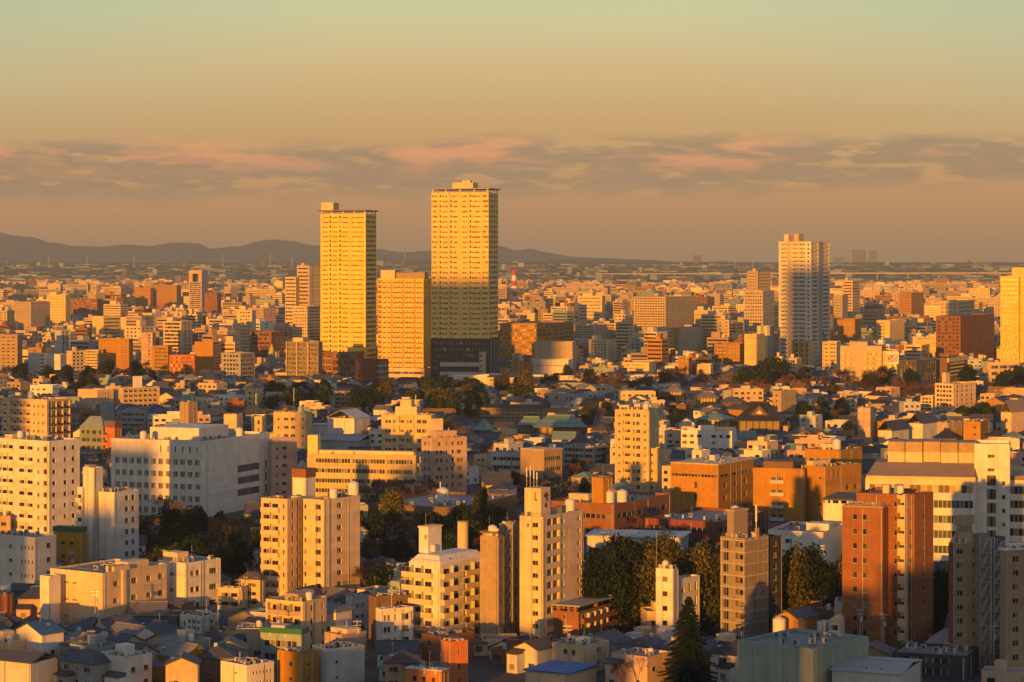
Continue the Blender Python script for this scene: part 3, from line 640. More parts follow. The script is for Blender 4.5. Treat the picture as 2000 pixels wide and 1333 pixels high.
bld('townhouse', 'orange and red box house in the foreground with one small dark window', 'house', 542, 588, 622, 1276, 1345, 40, 'orange', 2, A=[('w', .4, .7, 1, 1, .9)], B=[('w', .3, .6, 1, .8, .8)], land='orange and red box house')
bld('townhouse', 'pale grey stucco house with blank front beside the orange and red box house', 'house', 610, 640, 712, 1268, 1340, 56, 'lgrey', 2, B=[('w', .15, .35, 1, .7, .7)], land='pale grey stucco house')
bld('townhouse', 'pale pink flat-roofed house with stepped terraces above the grey stucco house', 'house', 634, 668, 716, 1240, 1300, 44, 'pink', 2, A=[('w', .2, .8, 2, 1.1, 1.0)], roof=[('P', 640, 700, 1228, 'cream', .5, dict(d=4))])
bld('house', 'white lit house with a strip of small dark windows near the bottom edge', 'house', 431, 482, 535, 1300, 1352, 44, 'white', 2, A=[('w', .45, .7, 1, .9, .3)], B=[('w', .2, .95, 6, .5, .7)], land='window-strip white house')
bld('house', 'small white gabled house with square windows, brightly lit, below the white block at the wood', 'house', 362, 395, 430, 1204, 1240, 40, 'white', 2, A=[('w', .1, .9, 3, .8, .9)], B=[('w', .3, .8, 1, .8, .9)])
bld('house', 'grey warehouse roof house with a pale eave in the lower corner', 'house', -40, 60, 112, 1296, 1352, 30, 'lgrey', 1, roof=[('G', 1.6, 'tile_grey', 'x', .5)])
bld('apartment_building', 'grey box building with white wall panels at the bottom frame edge', 'warehouse', 1625, 1760, 1800, 1318, 1400, 22, 'lgrey', 2, roof=[('P', 1730, 1760, 1300, 'tan', .4), ('G', 1.0, 'roof_light', 'x', .3)], land='white panelled box at the bottom edge')
bld('house', 'rusty orange wall house cut off by the frame edge above the tiled roofs', 'house', -30, 14, 22, 1160, 1212, 20, 'redorange', 2, A=[('w', .2, .6, 1, 1, 1)])

# ================================================================== MIDDLE DISTANCE
b30 = bld('institution_building', 'huge white windowed institution with blank side wall and three large dark openings, partly in shadow', 'public building', 217, 398, 527, 862, 1012, 22, 'white', 6,
    A=[('w', .03, .97, 12, 1.9, 1.9, dict(f=(1, 5), g='glass_pale')), ('w', .50, .97, 6, .6, 2.2, dict(f=(0, 0)))], B=[('r', .50, .84, 2.5, 2, dict(f=(2, 4), g='dgrey', s=.7)), ('w', .91, .97, 1, 1.6, 3.2, dict(f=(2, 4), s=.4))],
    roof=[('P', 323, 460, 836, 'white', .5, dict(d=22)), ('D', 300, 1.5), ('T', 280, 1.2, .1), ('T', 468, 1.3, .6)], parapet=.9, land='huge white institution', seen=990)
b31 = bld('apartment_building', 'pinkish-beige block with sloping rear storeys behind the huge white institution', 'apartment building', 524, 530, 580, 862, 990, 60, 'pink', 7, B=[('w', .15, .3, 1, .8, .8), ('w', .4, .62, 1, 1.9, 1.1)], roof=[('M', 1.2, .8, 'pink')])
b32 = bld('apartment_building', 'long five-storey housing block, shaded at its left and glowing gold at its right', 'apartment building', 600, 812, 822, 890, 992, 13, 'sand', 5,
    A=[('r', .08, .40, 1.5, 12), ('r', .42, .72, 1.5, 11), ('r', .74, .97, 1.5, 9), ('v', .405, .415, .4, 'sand'), ('v', .725, .735, .4, 'sand')], B=[('b', .2, .9, 1)], roof=[('P', 620, 815, 881, 'cream', .5, dict(d=4)), ('P', 596, 620, 852, 'yellow', .3, dict(d=4))], parapet=.5, land='long gold-lit housing block', seen=975)
b33 = bld('apartment_building', 'square ochre apartment block with a stepped roof stair and aerial, behind the long housing block', 'apartment building', 745, 842, 852, 811, 925, 14, 'sand', 6,
    A=[('w', .07, .2, 2, 1.1, 1.3), ('w', .22, .30, 1, 1.4, 1.5), ('B', .36, .46, 1, ), ('w', .5, .62, 2, 1, 1.4), ('v', .64, .66, .5, 'sand'), ('w', .7, .92, 2, 2, 1.6)], ledge='yellow', roof=[('P', 776, 824, 795, 'cream', .4, dict(d=6)), ('P', 785, 812, 781, 'cream', .4, dict(d=5)), ('A', 812, 9, .3), ('A', 818, 7, .3)], parapet=.6, land='square ochre apartment block', seen=885)
b34 = bld('apartment_building', 'pink-beige apartment block with sunlit balcony column and shaded foot, beside the ochre block', 'apartment building', 823, 844, 912, 856, 976, 58, 'pink', 7,
    A=[('w', .15, .85, 2, 1.3, 1.5)], B=[('w', .06, .34, 1, 3.0, 1.5, dict(g='glass_sunlit')), ('w', .38, .46, 1, .7, 1.4), ('w', .54, .64, 1, .9, 1.6), ('w', .68, .92, 1, 2.6, 1.5, dict(g='glass_sunlit'))], roof=[('P', 840, 892, 843, 'pink', .5, dict(d=9)), ('P', 838, 862, 820, 'cream', .4, dict(d=5))], land='pink-beige apartment block', seen=960)
b35 = bld('apartment_building', 'ten-storey orange-lit slab tower with a grey shaded foot standing alone among temple roofs', 'apartment building', 1201, 1267, 1287, 801, 962, 17, 'sand', 10,
    A=[('w', .05, .2, 1, .8, .9), ('B', .24, .48, .9), ('w', .52, .6, 1, .8, 1.4), ('w', .62, .76, 1, 1.6, 1.4), ('w', .82, .95, 1, .8, .9)], B=[('w', .3, .7, 1, 1, 1)], roof=[('P', 1210, 1235, 792, 'cream', .5), ('P', 1240, 1256, 789, 'cream', .6), ('T', 1262, 1, .4)], parapet=.7, land='ten-storey orange slab tower', seen=945)
bld('', '', '', 1262, 1284, 1292, 876, 961, 17, 'sand', 5, A=[('w', .2, .8, 1, 1, 1)], parent=b35['root'])
bld('apartment_building', 'orange-lit apartment block with grey shaded lower corner and paired dark windows, beside white sheds', 'apartment building', 534, 600, 610, 806, 892, 14, 'sand', 5,
    A=[('w', .1, .2, 1, .9, 1), ('w', .28, .68, 2, 2.2, 1.3), ('w', .78, .95, 1, .9, 1.2)], roof=[('A', 574, 12, .3), ('T', 587, 1.2)], land='orange-lit block beside the white sheds', seen=880)
b37 = bld('apartment_building', 'cream apartment block with dark square balconies and a shaded side full of gold-lit bays', 'apartment building', 4, 92, 138, 781, 884, 32, 'cream', 6,
    A=[('B', .18, .45, 1.3), ('B', .47, .63, 1.3), ('w', .66, .96, 3, .8, 1.3), ('b', 0, .13, .8)], B=[('B', .02, .40, 1.4, dict(p='dgrey', back='sand')), ('B', .42, .68, 1.4, dict(p='charcoal', back='sand')), ('B', .70, .97, 1.4, dict(p='charcoal'))],
    roof=[('P', 40, 75, 775, 'tan', .6), ('T', 60, 1.4), ('D', 30, 1)], land='cream block with dark balconies', seen=862)
bld('office_building', 'blue-grey office block with a stepped-back sloping top and square dark openings', 'office building', 155, 202, 218, 836, 900, 22, 'bluegrey', 4, A=[('w', .08, .92, 4, 2.1, 1.8)], roof=[('M', 5, 3.5, 'bluegrey')], parapet=.3, land='blue-grey sloping office block', seen=892)
bld('apartment_building', 'narrow bright orange block with a dark roof next to the blue-grey office', 'apartment building', 205, 224, 237, 836, 902, 30, 'redorange', 4, A=[('b', -.3, .4, .8)], roof=[('H', .2, 3, 'brown', .01)], seen=890)
b40 = bld('college_building', 'broad orange-brown campus block with a blank wall, a top row of windows and tree shadows', 'school building', 1310, 1403, 1472, 909, 1012, 30, 'orange', 4,
    A=[('r', .02, .98, .9, 14, dict(f=(0, 0), s=.5)), ('w', .45, .6, 1, 1.2, 2.4, dict(f=(1, 2)))], B=[('r', .06, .97, .9, 8, dict(f=(0, 0), s=.5)), ('w', .04, .9, 3, 2.6, 2.0, dict(f=(1, 3)))], roof=[('H', .1, .3, 'cream', .01), ('P', 1390, 1412, 901, 'lgrey', .5, dict(d=4))], parapet=.5, land='broad orange campus block', seen=995)
b41 = bld('college_building', 'orange-brown campus block with a stack of white balconies and a dark roof fence', 'school building', 1471, 1569, 1584, 916, 1020, 16, 'orange', 4,
    A=[('b', .34, .62, 1.2, dict(p='lgrey'))], roof=[('P', 1496, 1570, 902, 'brown', .3, dict(d=10))], land='campus block with white balconies', seen=1005)
bld('college_building', 'orange-brown campus wing with three slit windows and a shaded side', 'school building', 1570, 1612, 1682, 912, 1020, 44, 'orange', 4, A=[('w', .6, .9, 1, 1.2, .8)], B=[('w', .08, .42, 3, 1, 3.2, dict(f=(0, 0))), ('w', .5, .95, 2, 2, 2, dict(f=(1, 3)))], roof=[('P', 1585, 1640, 903, 'cream', .3), ('D', 1615, 1.4)], land='campus wing with slit windows', seen=1000)
bld('college_building', 'low orange campus roof block with pale water tanks behind the slit-window wing', 'school building', 1572, 1640, 1684, 880, 960, 34, 'orange', 3, A=[('w', .1, .9, 4, 2, 1.4)], roof=[('P', 1608, 1650, 868, 'cream', .5, dict(d=6)), ('T', 1634, 1.7, .3)], seen=905)
b42 = bld('college_building', 'low brown brick campus wing with cream roof tanks behind the tall cream tower', 'school building', 1068, 1200, 1312, 985, 1052, 30, 'brick', 2, A=[('r', .05, .95, 1.4, 12)], B=[('r', .05, .9, 1.6, 10)], roof=[('T', 1190, 1.7, .1), ('T', 1215, 1.7, .2), ('P', 1100, 1150, 978, 'cream', .4, dict(d=4))], land='low brown campus wing', seen=1040)
bld('college_building', 'square brown brick tower rising from the low campus wing', 'school building', 1156, 1178, 1196, 934, 1050, 40, 'orange', 3, roof=[('H', .3, .3, 'brick', .01)], seen=1000)
bld('college_building', 'long low brown hall with skylights in front of the wood and behind the chimney', 'school building', 720, 890, 1010, 992, 1046, 24, 'brown', 2, A=[('w', .05, .95, 10, 1.6, 1.6)], roof=[('P', 850, 900, 976, 'lgrey', .4, dict(d=5)), ('T', 865, 2, .3), ('A', 860, 7, .4)], seen=1030, land='long low brown hall')
bld('college_building', 'brown two-storey campus wing with a flat dark roof below the broad orange campus block', 'school building', 1260, 1400, 1500, 1020, 1072, 30, 'redbrick', 2, A=[('r', .05, .95, 1.5, 12)], B=[('r', .05, .95, 1.5, 10)], roof=[('P', 1300, 1330, 1010, 'lgrey', .4), ('T', 1490, 1.6, .4)], seen=1055)
bld('canopy', 'long pale flat walkway roof on thin posts beside the evergreens', 'canopy', 1146, 1330, 1345, 1052, 1092, 12, 'lgrey', 1, A=[('r', .02, .98, 1.6, 20)], roof=[('H', .8, .3, 'lgrey', .01)], seen=1068)
bld('college_building', 'long white low annexe with a bright blank wall behind the dark tiled tower', 'school building', 1500, 1608, 1650, 1040, 1120, 22, 'white', 3, A=[('w', .05, .25, 1, 2.6, 1.6), ('w', .3, .45, 1, 2, 1.2)], roof=[('P', 1580, 1640, 1022, 'white', .5, dict(d=6))], seen=1100, land='white annexe by the evergreens')
bld('college_building', 'bright white box hall with a dark flat roof behind the orange-brown brick tower', 'school building', 1608, 1672, 1700, 985, 1100, 20, 'white', 2, roof=[('H', .5, .5, 'tile_brown', .9)], seen=1010)
# the big white college with ribbon windows
I41 = bld('college_building', 'very large cream institution with ribbon windows, a sloped brown roof and a blank square tower', 'public building', 1690, 1905, 1912, 938, 1120, 12, 'white', 6,
    A=[('r', .04, .98, 2.2, 18, dict(f=(0, 0), g='glass_sunlit')), ('r', .04, .98, 2.2, 24, dict(f=(1, 5), g='glass_teal'))], dep=20,
    roof=[('h', 0, 1)], parapet=.4, land='very large cream institution', seen=1110)
q = MB(); x, y, H = I41['W']/2, I41['D']/2, I41['H']
q.hexa([(-x+.3,-y-1.0,H+.01),(x,-y-1.0,H+.01),(x,y,H+.01),(-x+.3,y,H+.01)], [(-x+.3,-y-1.0,H+.8),(x,-y-1.0,H+.8),(x,y,H+.8),(-x+.3,y,H+.8)], 'cream')
q.build('eave', I41['root']); q = MB()
q.hexa([(-x+.4,-y-.8,H+.81),(x-.1,-y-.8,H+.81),(x-.1,y,H+.81),(-x+.4,y,H+.81)], [(-x+2.4,-y+7,H+4.2),(x-.1,-y+7,H+4.2),(x-.1,y,H+4.2),(-x+2.4,y,H+4.2)], 'roof_tan'); q.build('sloped_roof', I41['root'])
q = MB(); z0 = H+4.2
for i in range(5):
    a0, a1 = -x+6+i*(2*x-6)/5, -x+6+(i+1)*(2*x-6)/5
    yy = -y+8 if i != 2 else -y+10
    q.box(a0+.12, a1-.12, yy, y, z0-.4, z0+3.0, 'cream'); q.box(a0+.12, a1-.12, yy-.05, y-.1, z0+3.004, z0+6.0, 'tan')
q.build('plant_screen', I41['root'])
bld('', '', '', 1903, 1972, 1985, 868, 1118, 12, 'white', 9, A=[('w', .35, .6, 1, 2, .9, dict(f=(0, 1))), ('w', .35, .62, 1, 2.6, 3, dict(f=(2, 8))), ('w', .78, .88, 1, 1, 1.2, dict(f=(2, 8)))], parent=I41['root'], part_name='tower', dep=16)
bld('', '', '', 1960, 2080, 2090, 940, 1112, 12, 'white', 6, A=[('r', .1, .98, 2.2, 12)], parent=I41['root'], dep=20, roof=[('V', .16, 'roof_tan')])
bld('apartment_building', 'grey school block with a blank beige end wall among trees and green temple roofs', 'school building', 1015, 1062, 1098, 880, 948, 40, 'tan', 3, A=[], B=[('r', .05, .95, 1.5, 8)], roof=[('H', .1, .3, 'cream', .01)], land='grey school block', seen=930)
bld('apartment_building', 'long grey low-rise with ribbon balconies left of the grey school block', 'apartment building', 960, 1028, 1034, 884, 940, 14, 'lgrey', 3, A=[('r', .04, .96, 1.5, 9)], seen=925)
bld('apartment_building', 'pale yellow-lit little block in front of a dark blue roof near the pink-beige apartments', 'apartment building', 925, 952, 966, 890, 930, 26, 'cream', 3, A=[('w', .2, .8, 2, 1.2, 1)])
bld('apartment_building', 'grey flat-roofed three-storey block with ribbon balconies, nearest to the ten-storey orange tower', 'apartment building', 1100, 1160, 1186, 872, 912, 26, 'grey', 3, A=[('r', .04, .96, 1.4, 8)], B=[('r', .1, .9, 1.2, 4)])
# sheds and halls
bld('shed', 'white gabled hall with two ridges and a red roof edge behind the long housing block', 'hall', 640, 692, 722, 818, 858, 28, 'white', 2, roof=[('G', 4, 'lgrey', 'y', .5)], seen=850, land='white gabled halls')
bld('shed', 'long low white shed with a lit front wall and pale roof', 'hall', 608, 690, 700, 832, 852, 14, 'white', 1, roof=[('H', .6, .5, 'lgrey', .01)])
bld('shed', 'long dark-roofed hall with pale gutters in front of the white gabled halls', 'hall', 620, 700, 735, 862, 884, 20, 'steel', 1, roof=[('G', 2.2, 'roof_light', 'x', .6)])
bld('tower_block', 'plain tan lift tower standing on the roofs behind the huge white institution', 'tower', 351, 368, 386, 786, 900, 36, 'tan', 7, B=[('w', .6, .9, 1, 1, 1)], seen=830)
bld('apartment_building', 'pale block with lit left wall and grey side near the satellite dishes', 'apartment building', 437, 462, 474, 810, 880, 24, 'cream', 4, seen=840)
bld('apartment_building', 'narrow bright orange block with an aerial beside the satellite dishes', 'apartment building', 491, 512, 520, 814, 880, 18, 'sand', 4, A=[('w', .5, .8, 1, 1.2, 2)], roof=[('A', 500, 12, .4)], seen=858)
bld('apartment_building', 'low balconied apartment row with beige frames and white roof box', 'apartment building', 225, 240, 312, 758, 800, 56, 'beige', 4, B=[('B', .04, .96, 1.0, dict(div=True))], roof=[('P', 268, 294, 735, 'white', .4, dict(d=6))], seen=792, land='low balconied apartment row')
bld('apartment_building', 'cream blank block with a brick side behind the blue-grey office', 'apartment building', 152, 190, 222, 762, 802, 40, 'cream', 4, B=[('w', .2, .8, 3, 1, 1)], seen=794)
bld('apartment_building', 'brick-red low block behind the blue-grey office block', 'apartment building', 155, 192, 198, 802, 840, 16, 'brick', 3, A=[('w', .1, .9, 6, 1.2, 1.2)])
bld('apartment_building', 'teal-grey little tower above the brick-red low block', 'apartment building', 195, 218, 224, 788, 850, 18, 'teal', 4)
bld('apartment_building', 'grey three-storey row with pale bands in front of the balconied apartment row', 'apartment building', 238, 282, 288, 802, 838, 16, 'grey', 3, A=[('r', .03, .97, 1.3, 8)])
bld('apartment_building', 'brown beige apartment row with gold-lit windows at the edge of the park', 'apartment building', 652, 704, 714, 766, 804, 20, 'tan', 4, A=[('B', .04, .96, 1, dict(p='tan'))], seen=798)
bld('apartment_building', 'ochre apartment row with bay windows half hidden by park trees', 'apartment building', 478, 505, 512, 760, 806, 18, 'sand', 4, A=[('w', .2, .9, 2, 1.6, 1.2)])
bld('apartment_building', 'white apartment row with square windows right under the white viaduct', 'apartment building', 953, 1026, 1036, 738, 766, 12, 'cream', 3, A=[('w', .03, .97, 8, 2.2, 1.8)], roof=[('G', 1.6, 'tile_grey', 'x', .6)])
# temples
def temple(name, label, x0, x1, ridge_px, top, eave, base, roofm, wall, th=0, ridge_half=.5, dep=None, land=None, curve=True, gablef=False):
    Y = depth_of(base); Wd = wx(x1, Y)-wx(x0, Y); D = dep or Wd*.8; xm = (wx(x0, Y)+wx(x1, Y))/2
    root = empty(name, (xm, Y+D/2, 0), R(th)); tag(root, label, 'temple'); zr, ze = wz(top, Y+D/2), wz(eave, Y)
    q = MB(); q.box(-Wd*.38, Wd*.38, -D*.36, D*.36, 0, ze-.2, wall)
    for i in range(7): q.box(-Wd*.38+i*Wd*.127-.2, -Wd*.38+i*Wd*.127+.2, -D*.40, -D*.36-.003, 0, ze-.3, 'brown')
    q.build('wall', root)
    q = MB(); x, y = Wd/2, D/2; rh = Wd*.5*ridge_half; prev = None; n = 6
    prof = []
    for i in range(n+1):
        t = i/n; z = ze+(zr-ze)*(t**1.35 if curve else t); prof.append((x+(rh-x)*t, y*(1-t)+.01, z))
    for i in range(n):
        (xa, ya, za), (xb, yb, zb) = prof[i], prof[i+1]
        for s in (-1, 1):
            q.poly([(-xa, s*ya, za), (xa, s*ya, za), (xb, s*yb, zb), (-xb, s*yb, zb)][::s], roofm)
            q.poly([(s*xa, -ya, za), (s*xa, ya, za), (s*xb, yb, zb), (s*xb, -yb, zb)], roofm)
    q.box(-x, x, -y, y, ze-.35, ze-.01, roofm); q.box(-rh-.4, rh+.4, -.35, .35, zr-.2, zr+.5, roofm); q.build('roof', root)
    if gablef:
        g = MB(); gw, gz0 = Wd*.22, ze+(zr-ze)*.25
        g.hexa([(-gw,-y*.62,gz0),(gw,-y*.62,gz0),(0,-y*.62,zr*.96)], [(-gw,0,gz0),(gw,0,gz0),(0,0,zr*.96)], roofm); g.build('gable', root)
        g = MB(); g.hexa([(-gw*.7,-y*.63,gz0+.3),(gw*.7,-y*.63,gz0+.3),(0,-y*.63,zr*.90)], [(-gw*.7,-y*.62,gz0+.3),(gw*.7,-y*.62,gz0+.3),(0,-y*.62,zr*.90)], 'brown'); g.poly([(-gw*.3,-y*.635,gz0+1),(gw*.3,-y*.635,gz0+1),(0,-y*.635,gz0+(zr-gz0)*.45)], 'white'); g.build('gable_panel', root)
    KEEP.append((x0+2, x1-2, top, base-4, Y)); FOOT.append((xm, Y+D/2, Wd*.55, Wd, D, 0))
    if land: LAND.append(((x0+x1)/2, (top+base)/2, land))
temple('temple_hall', 'great dark-roofed temple hall with a wide front gable, largest temple roof among the houses', 1438, 1540, 0, 786, 822, 846, 'tile_dark', 'taupe', -8, .35, 26, 'great dark temple hall', gablef=True)
temple('temple_hall', 'square pavilion with a pale green hipped roof and yellow walls', 1366, 1432, 0, 806, 820, 838, 'patina', 'sand', -20, .12, 20, 'green pavilion roof', curve=False)
temple('temple_hall', 'broad temple hall with a pale green copper roof, widest of the green roofs', 1040, 1146, 0, 812, 834, 852, 'patina', 'tan', 4, .45, 24, 'broad green copper roof')
temple('temple_hall', 'steep dark green temple roof with upturned corners left of the broad copper one', 925, 966, 0, 820, 840, 854, 'patina', 'taupe', -12, .1, 14, 'steep green temple roof')
temple('temple_hall', 'temple hall with a pale ridge and grey-green roof behind the broad copper roof', 1010, 1066, 0, 815, 830, 846, 'patina', 'tan', -6, .5, 14)
temple('temple_hall', 'wide brown-tiled hall with a tent-like pyramid roof in the park', 902, 960, 0, 782, 806, 822, 'tile_brown', 'tan', 8, .1, 22, 'brown pyramid-roofed hall', curve=False)
temple('temple_hall', 'pavilion with a cream hipped roof peeking out beside the viaduct trees', 1296, 1340, 0, 752, 766, 786, 'roof_tan', 'cream', -12, .1, 16, curve=False)
temple('temple_hall', 'wide pale hipped pavilion with yellow-lit front behind the great dark temple hall', 1358, 1408, 0, 766, 778, 796, 'roof_tan', 'sand', -10, .3, 18, curve=False)
temple('temple_hall', 'small black-tiled temple roof with a finial in front of the very large cream institution', 1828, 1872, 0, 838, 856, 872, 'tile_dark', 'orange', 4, .05, 10, 'small black temple roof')
bld('apartment_building', 'long beige apartment row with balconies behind the green temple roofs', 'apartment building', 928, 1064, 1072, 798, 824, 12, 'tan', 3, A=[('B', .02, .98, 1.1, dict(p='tan'))], roof=[('G', 1.5, 'tile_dark', 'x', .5)], land='long beige apartment row')
bld('apartment_building', 'red-brown low block with square windows beside the ten-storey orange tower', 'apartment building', 1305, 1340, 1346, 790, 816, 14, 'redbrick', 3, A=[('w', .05, .95, 5, 1.6, 1.2)])
bld('apartment_building', 'beige blank tower block with a notched top among park trees', 'apartment building', 1509, 1526, 1555, 764, 822, 40, 'tan', 5, A=[('w', .3, .6, 1, 1, 1)], B=[('w', .3, .5, 1, 1, 1)], land='beige blank tower block', seen=805)
bld('apartment_building', 'small cream block with a roof box and black window groups', 'apartment building', 1628, 1640, 1674, 780, 808, 50, 'cream', 3, B=[('w', .1, .9, 3, 2, 1.6)], roof=[('P', 1645, 1658, 770, 'cream', .4)], land='small cream block with black windows')
bld('apartment_building', 'plain orange-brown windowless block above the campus roofs', 'apartment building', 1675, 1700, 1708, 797, 866, 18, 'beige', 5, A=[('w', .05, .1, 1, .5, .8)], land='plain orange-brown block', seen=850)
bld('', '', '', 1800, 1825, 1831, 764, 800, 18, 'cream', 3, A=[('w', .1, .9, 3, 1.5, 1)], parent=None) if False else None
b53 = bld('apartment_building', 'stepped cream apartment block rising to a slim tower, among bare trees', 'apartment building', 1826, 1862, 1906, 750, 806, 40, 'cream', 6, A=[('w', .08, .92, 5, 1.6, 1.4)], B=[('w', .08, .92, 4, 1.8, 1.6)], roof=[('P', 1843, 1862, 729, 'cream', .4, dict(d=5))], land='stepped cream apartment block', seen=800)
bld('', '', '', 1798, 1822, 1830, 774, 804, 24, 'cream', 4, A=[('w', .1, .9, 3, 1.5, 1.2)], parent=b53['root'])
bld('apartment_building', 'cream block with rows of large dark window groups behind bare trees', 'apartment building', 1928, 1933, 1986, 708, 762, 64, 'cream', 4, B=[('w', .06, .32, 1, 6, 2.2), ('w', .36, .66, 1, 7, 2.2), ('w', .7, .94, 1, 6, 2.2)], land='large-windowed cream block', seen=748)
for (a, c, d_, tp, bs, lab) in ((1772, 1802, 1834, 820, 860, 'white hall with a sweeping curved grey roof and a vent, biggest of the gabled halls'), (1715, 1742, 1775, 834, 866, 'white gabled hall with a dark slate roof beside the curved-roof hall')):
    I = bld('hall', lab, 'hall', a, c, d_, tp+8, bs, 36, 'white', 1, roof=[('G', 4.5, 'tile_blue', 'y', .5)], seen=bs-4)
LAND.append((1785, 835, 'curved-roof white hall'))
bld('hall', 'white gabled hall with one upper window at the frame edge', 'hall', 1955, 1975, 2015, 806, 850, 42, 'cream', 2, A=[('w', .4, .6, 1, 2, 2)], roof=[('G', 6, 'roof_tan', 'y', .5)])
bld('townhouse', 'orange stucco row with a dark mansard slope beside the small black temple roof', 'house', 1882, 1915, 1932, 824, 870, 24, 'orange', 3, A=[('w', .4, .9, 1, 1.2, 1)], seen=866)
bld('townhouse', 'brown brick annexe beside the small black temple roof', 'house', 1830, 1852, 1880, 826, 868, 40, 'beige', 3)

# ================================================================== THE TOWERS AND THE DENSE CITY
KF = dict(clutter=False)
T1 = bld('residential_tower', 'yellow-lit residential tower with one square roof room, shorter and left of the two tallest towers', 'tower block', 626, 714, 735, 418, 738, 17, 'gold', 34,
    A=[('r', .05, .17, 1.0, 4, dict(g='glass_mix')), ('r', .20, .235, 2.0, 1), ('r', .26, .38, 1.0, 5, dict(g='glass_mix')), ('r', .42, .455, 2.0, 1), ('r', .48, .62, 1.0, 5, dict(g='glass_mix')), ('r', .68, .96, .9, 9, dict(g='glass_sunlit')), ('v', .64, .65, .5, 'cream'), ('v', .0, .012, .5, 'cream')],
    B=[('r', .06, .94, 1.8, 6)], roof=[('H', 1.2, 1.0, 'brown', 2.0), ('P', 632, 664, 396, 'cream', .3, dict(d=12))], parapet=.6, land='shorter yellow twin tower', seen=735, rim='cream', **KF)
bld('', '', '', 628, 694, 712, 688, 740, 17, 'rust', 4, A=[('B', .05, .3, 1.5, dict(p='tan')), ('r', .35, .95, 3, 8)], parent=T1['root'], part_name='podium')
T2 = bld('residential_tower', 'tallest tower, yellow-lit above and grey in shadow below, on a dark base', 'tower block', 843, 954, 973, 376, 748, 15, 'sunlit_amber', 37,
    A=[('r', .01, .10, 1.6, 3, dict(f=(0, 31), g='glass_sunlit')), ('r', .14, .17, 1.9, 1, dict(f=(0, 31))), ('r', .185, .29, 1.2, 5, dict(f=(0, 31), g='glass_mix')), ('r', .33, .36, 1.9, 1, dict(f=(0, 31))), ('r', .375, .46, 1.2, 3, dict(f=(0, 31), g='glass_mix')), ('r', .54, .63, 1.2, 4, dict(f=(0, 31), g='glass_mix')), ('r', .67, .70, 1.9, 1, dict(f=(0, 31))), ('r', .715, .86, 1.2, 6, dict(f=(0, 31), g='glass_mix')), ('r', .90, .99, 1.6, 3, dict(f=(0, 31), g='glass_sunlit')), ('v', .115, .125, .5, 'cream'), ('v', .305, .315, .5, 'cream'), ('v', .49, .50, .5, 'cream'), ('v', .645, .655, .5, 'cream'), ('v', .875, .885, .5, 'cream')],
    B=[('r', .06, .94, 1.8, 6, dict(f=(0, 31)))], roof=[('H', 1.5, .8, 'tan', 2.4), ('P', 889, 938, 357, 'cream', .35, dict(d=14)), ('P', 905, 924, 353, 'cream', .5, dict(d=6))], parapet=.6, land='tallest tower', seen=728, rim='cream', **KF)
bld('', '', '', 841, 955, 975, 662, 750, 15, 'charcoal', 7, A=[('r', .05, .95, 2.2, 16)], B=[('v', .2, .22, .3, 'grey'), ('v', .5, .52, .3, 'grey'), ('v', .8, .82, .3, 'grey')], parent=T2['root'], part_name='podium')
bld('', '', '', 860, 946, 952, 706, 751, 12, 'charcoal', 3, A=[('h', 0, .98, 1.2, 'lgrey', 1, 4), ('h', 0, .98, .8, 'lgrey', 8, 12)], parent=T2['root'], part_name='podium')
bld('', '', '', 936, 942, 949, 688, 752, 30, 'beige', 6, A=[('w', .2, .8, 1, 1.2, 2)], B=[], parent=T2['root'], part_name='sign_tower')
TM = bld('apartment_building', 'broad yellow-lit apartment block with orange balcony columns between the two tall towers', 'apartment building', 738, 827, 845, 545, 744, 16, 'gold', 20,
    A=[('B', .01, .07, 1.4, dict(p='cream', back='orange')), ('B', .08, .29, 1.4, dict(p='cream')), ('B', .32, .54, 1.4, dict(p='cream')), ('B', .57, .79, 1.4, dict(p='cream')), ('B', .82, .98, 1.4, dict(p='cream')), ('v', .295, .305, .6, 'orange'), ('v', .55, .56, .6, 'orange'), ('v', .80, .81, .6, 'orange')],
    B=[('w', .1, .5, 1, 2, 1.6), ('v', .6, .65, .5, 'beige')], roof=[('P', 742, 776, 529, 'cream', .5, dict(d=10, cap='cream')), ('P', 776, 838, 533, 'tan', .6, dict(d=8))], land='broad yellow apartment block', seen=730, **KF)
bld('', '', '', 736, 829, 848, 720, 746, 16, 'cream', 2, A=[('r', .02, .98, 1.8, 24)], parent=TM['root'], part_name='podium')
bld('apartment_building', 'brick-red seven-storey block with dark right side at the foot of the shorter yellow tower', 'apartment building', 695, 734, 759, 703, 764, 30, 'redbrick', 5, A=[('w', .08, .92, 4, 1.2, 1)], B=[('b', .1, .9, 1.3, dict(p='beige'))], land='brick-red block', seen=745, **KF)
bld('apartment_building', 'brown framed apartment block with dark balconies left of the shorter yellow tower', 'apartment building', 559, 622, 630, 668, 752, 14, 'taupe', 9, A=[('B', .04, .30, 1.3), ('B', .37, .64, 1.3), ('B', .71, .97, 1.3), ('v', .0, .03, .8, 'beige'), ('v', .32, .35, .8, 'beige'), ('v', .66, .69, .8, 'beige')], roof=[('P', 575, 600, 660, 'cream', .5)], land='brown framed apartment block', seen=735, **KF)
TR = bld('residential_tower', 'stepped residential tower with a gold crown and grey shaded balconies, standing apart', 'tower block', 1521, 1584, 1621, 472, 720, 32, 'white', 30,
    A=[('B', .06, .26, 1.5), ('B', .40, .60, 1.6), ('B', .62, .82, 1.6), ('w', .86, .97, 1, 1.6, 1.6), ('v', .27, .38, .3, 'beige')], B=[('B', .06, .36, 1.5), ('v', .40, .60, .3, 'grey'), ('B', .64, .96, 1.5)],
    roof=[('P', 1524, 1545, 458, 'cream', .4, dict(d=10)), ('P', 1540, 1570, 457, 'beige', .7, dict(d=10))], land='stepped right-hand tower', seen=705, **KF)
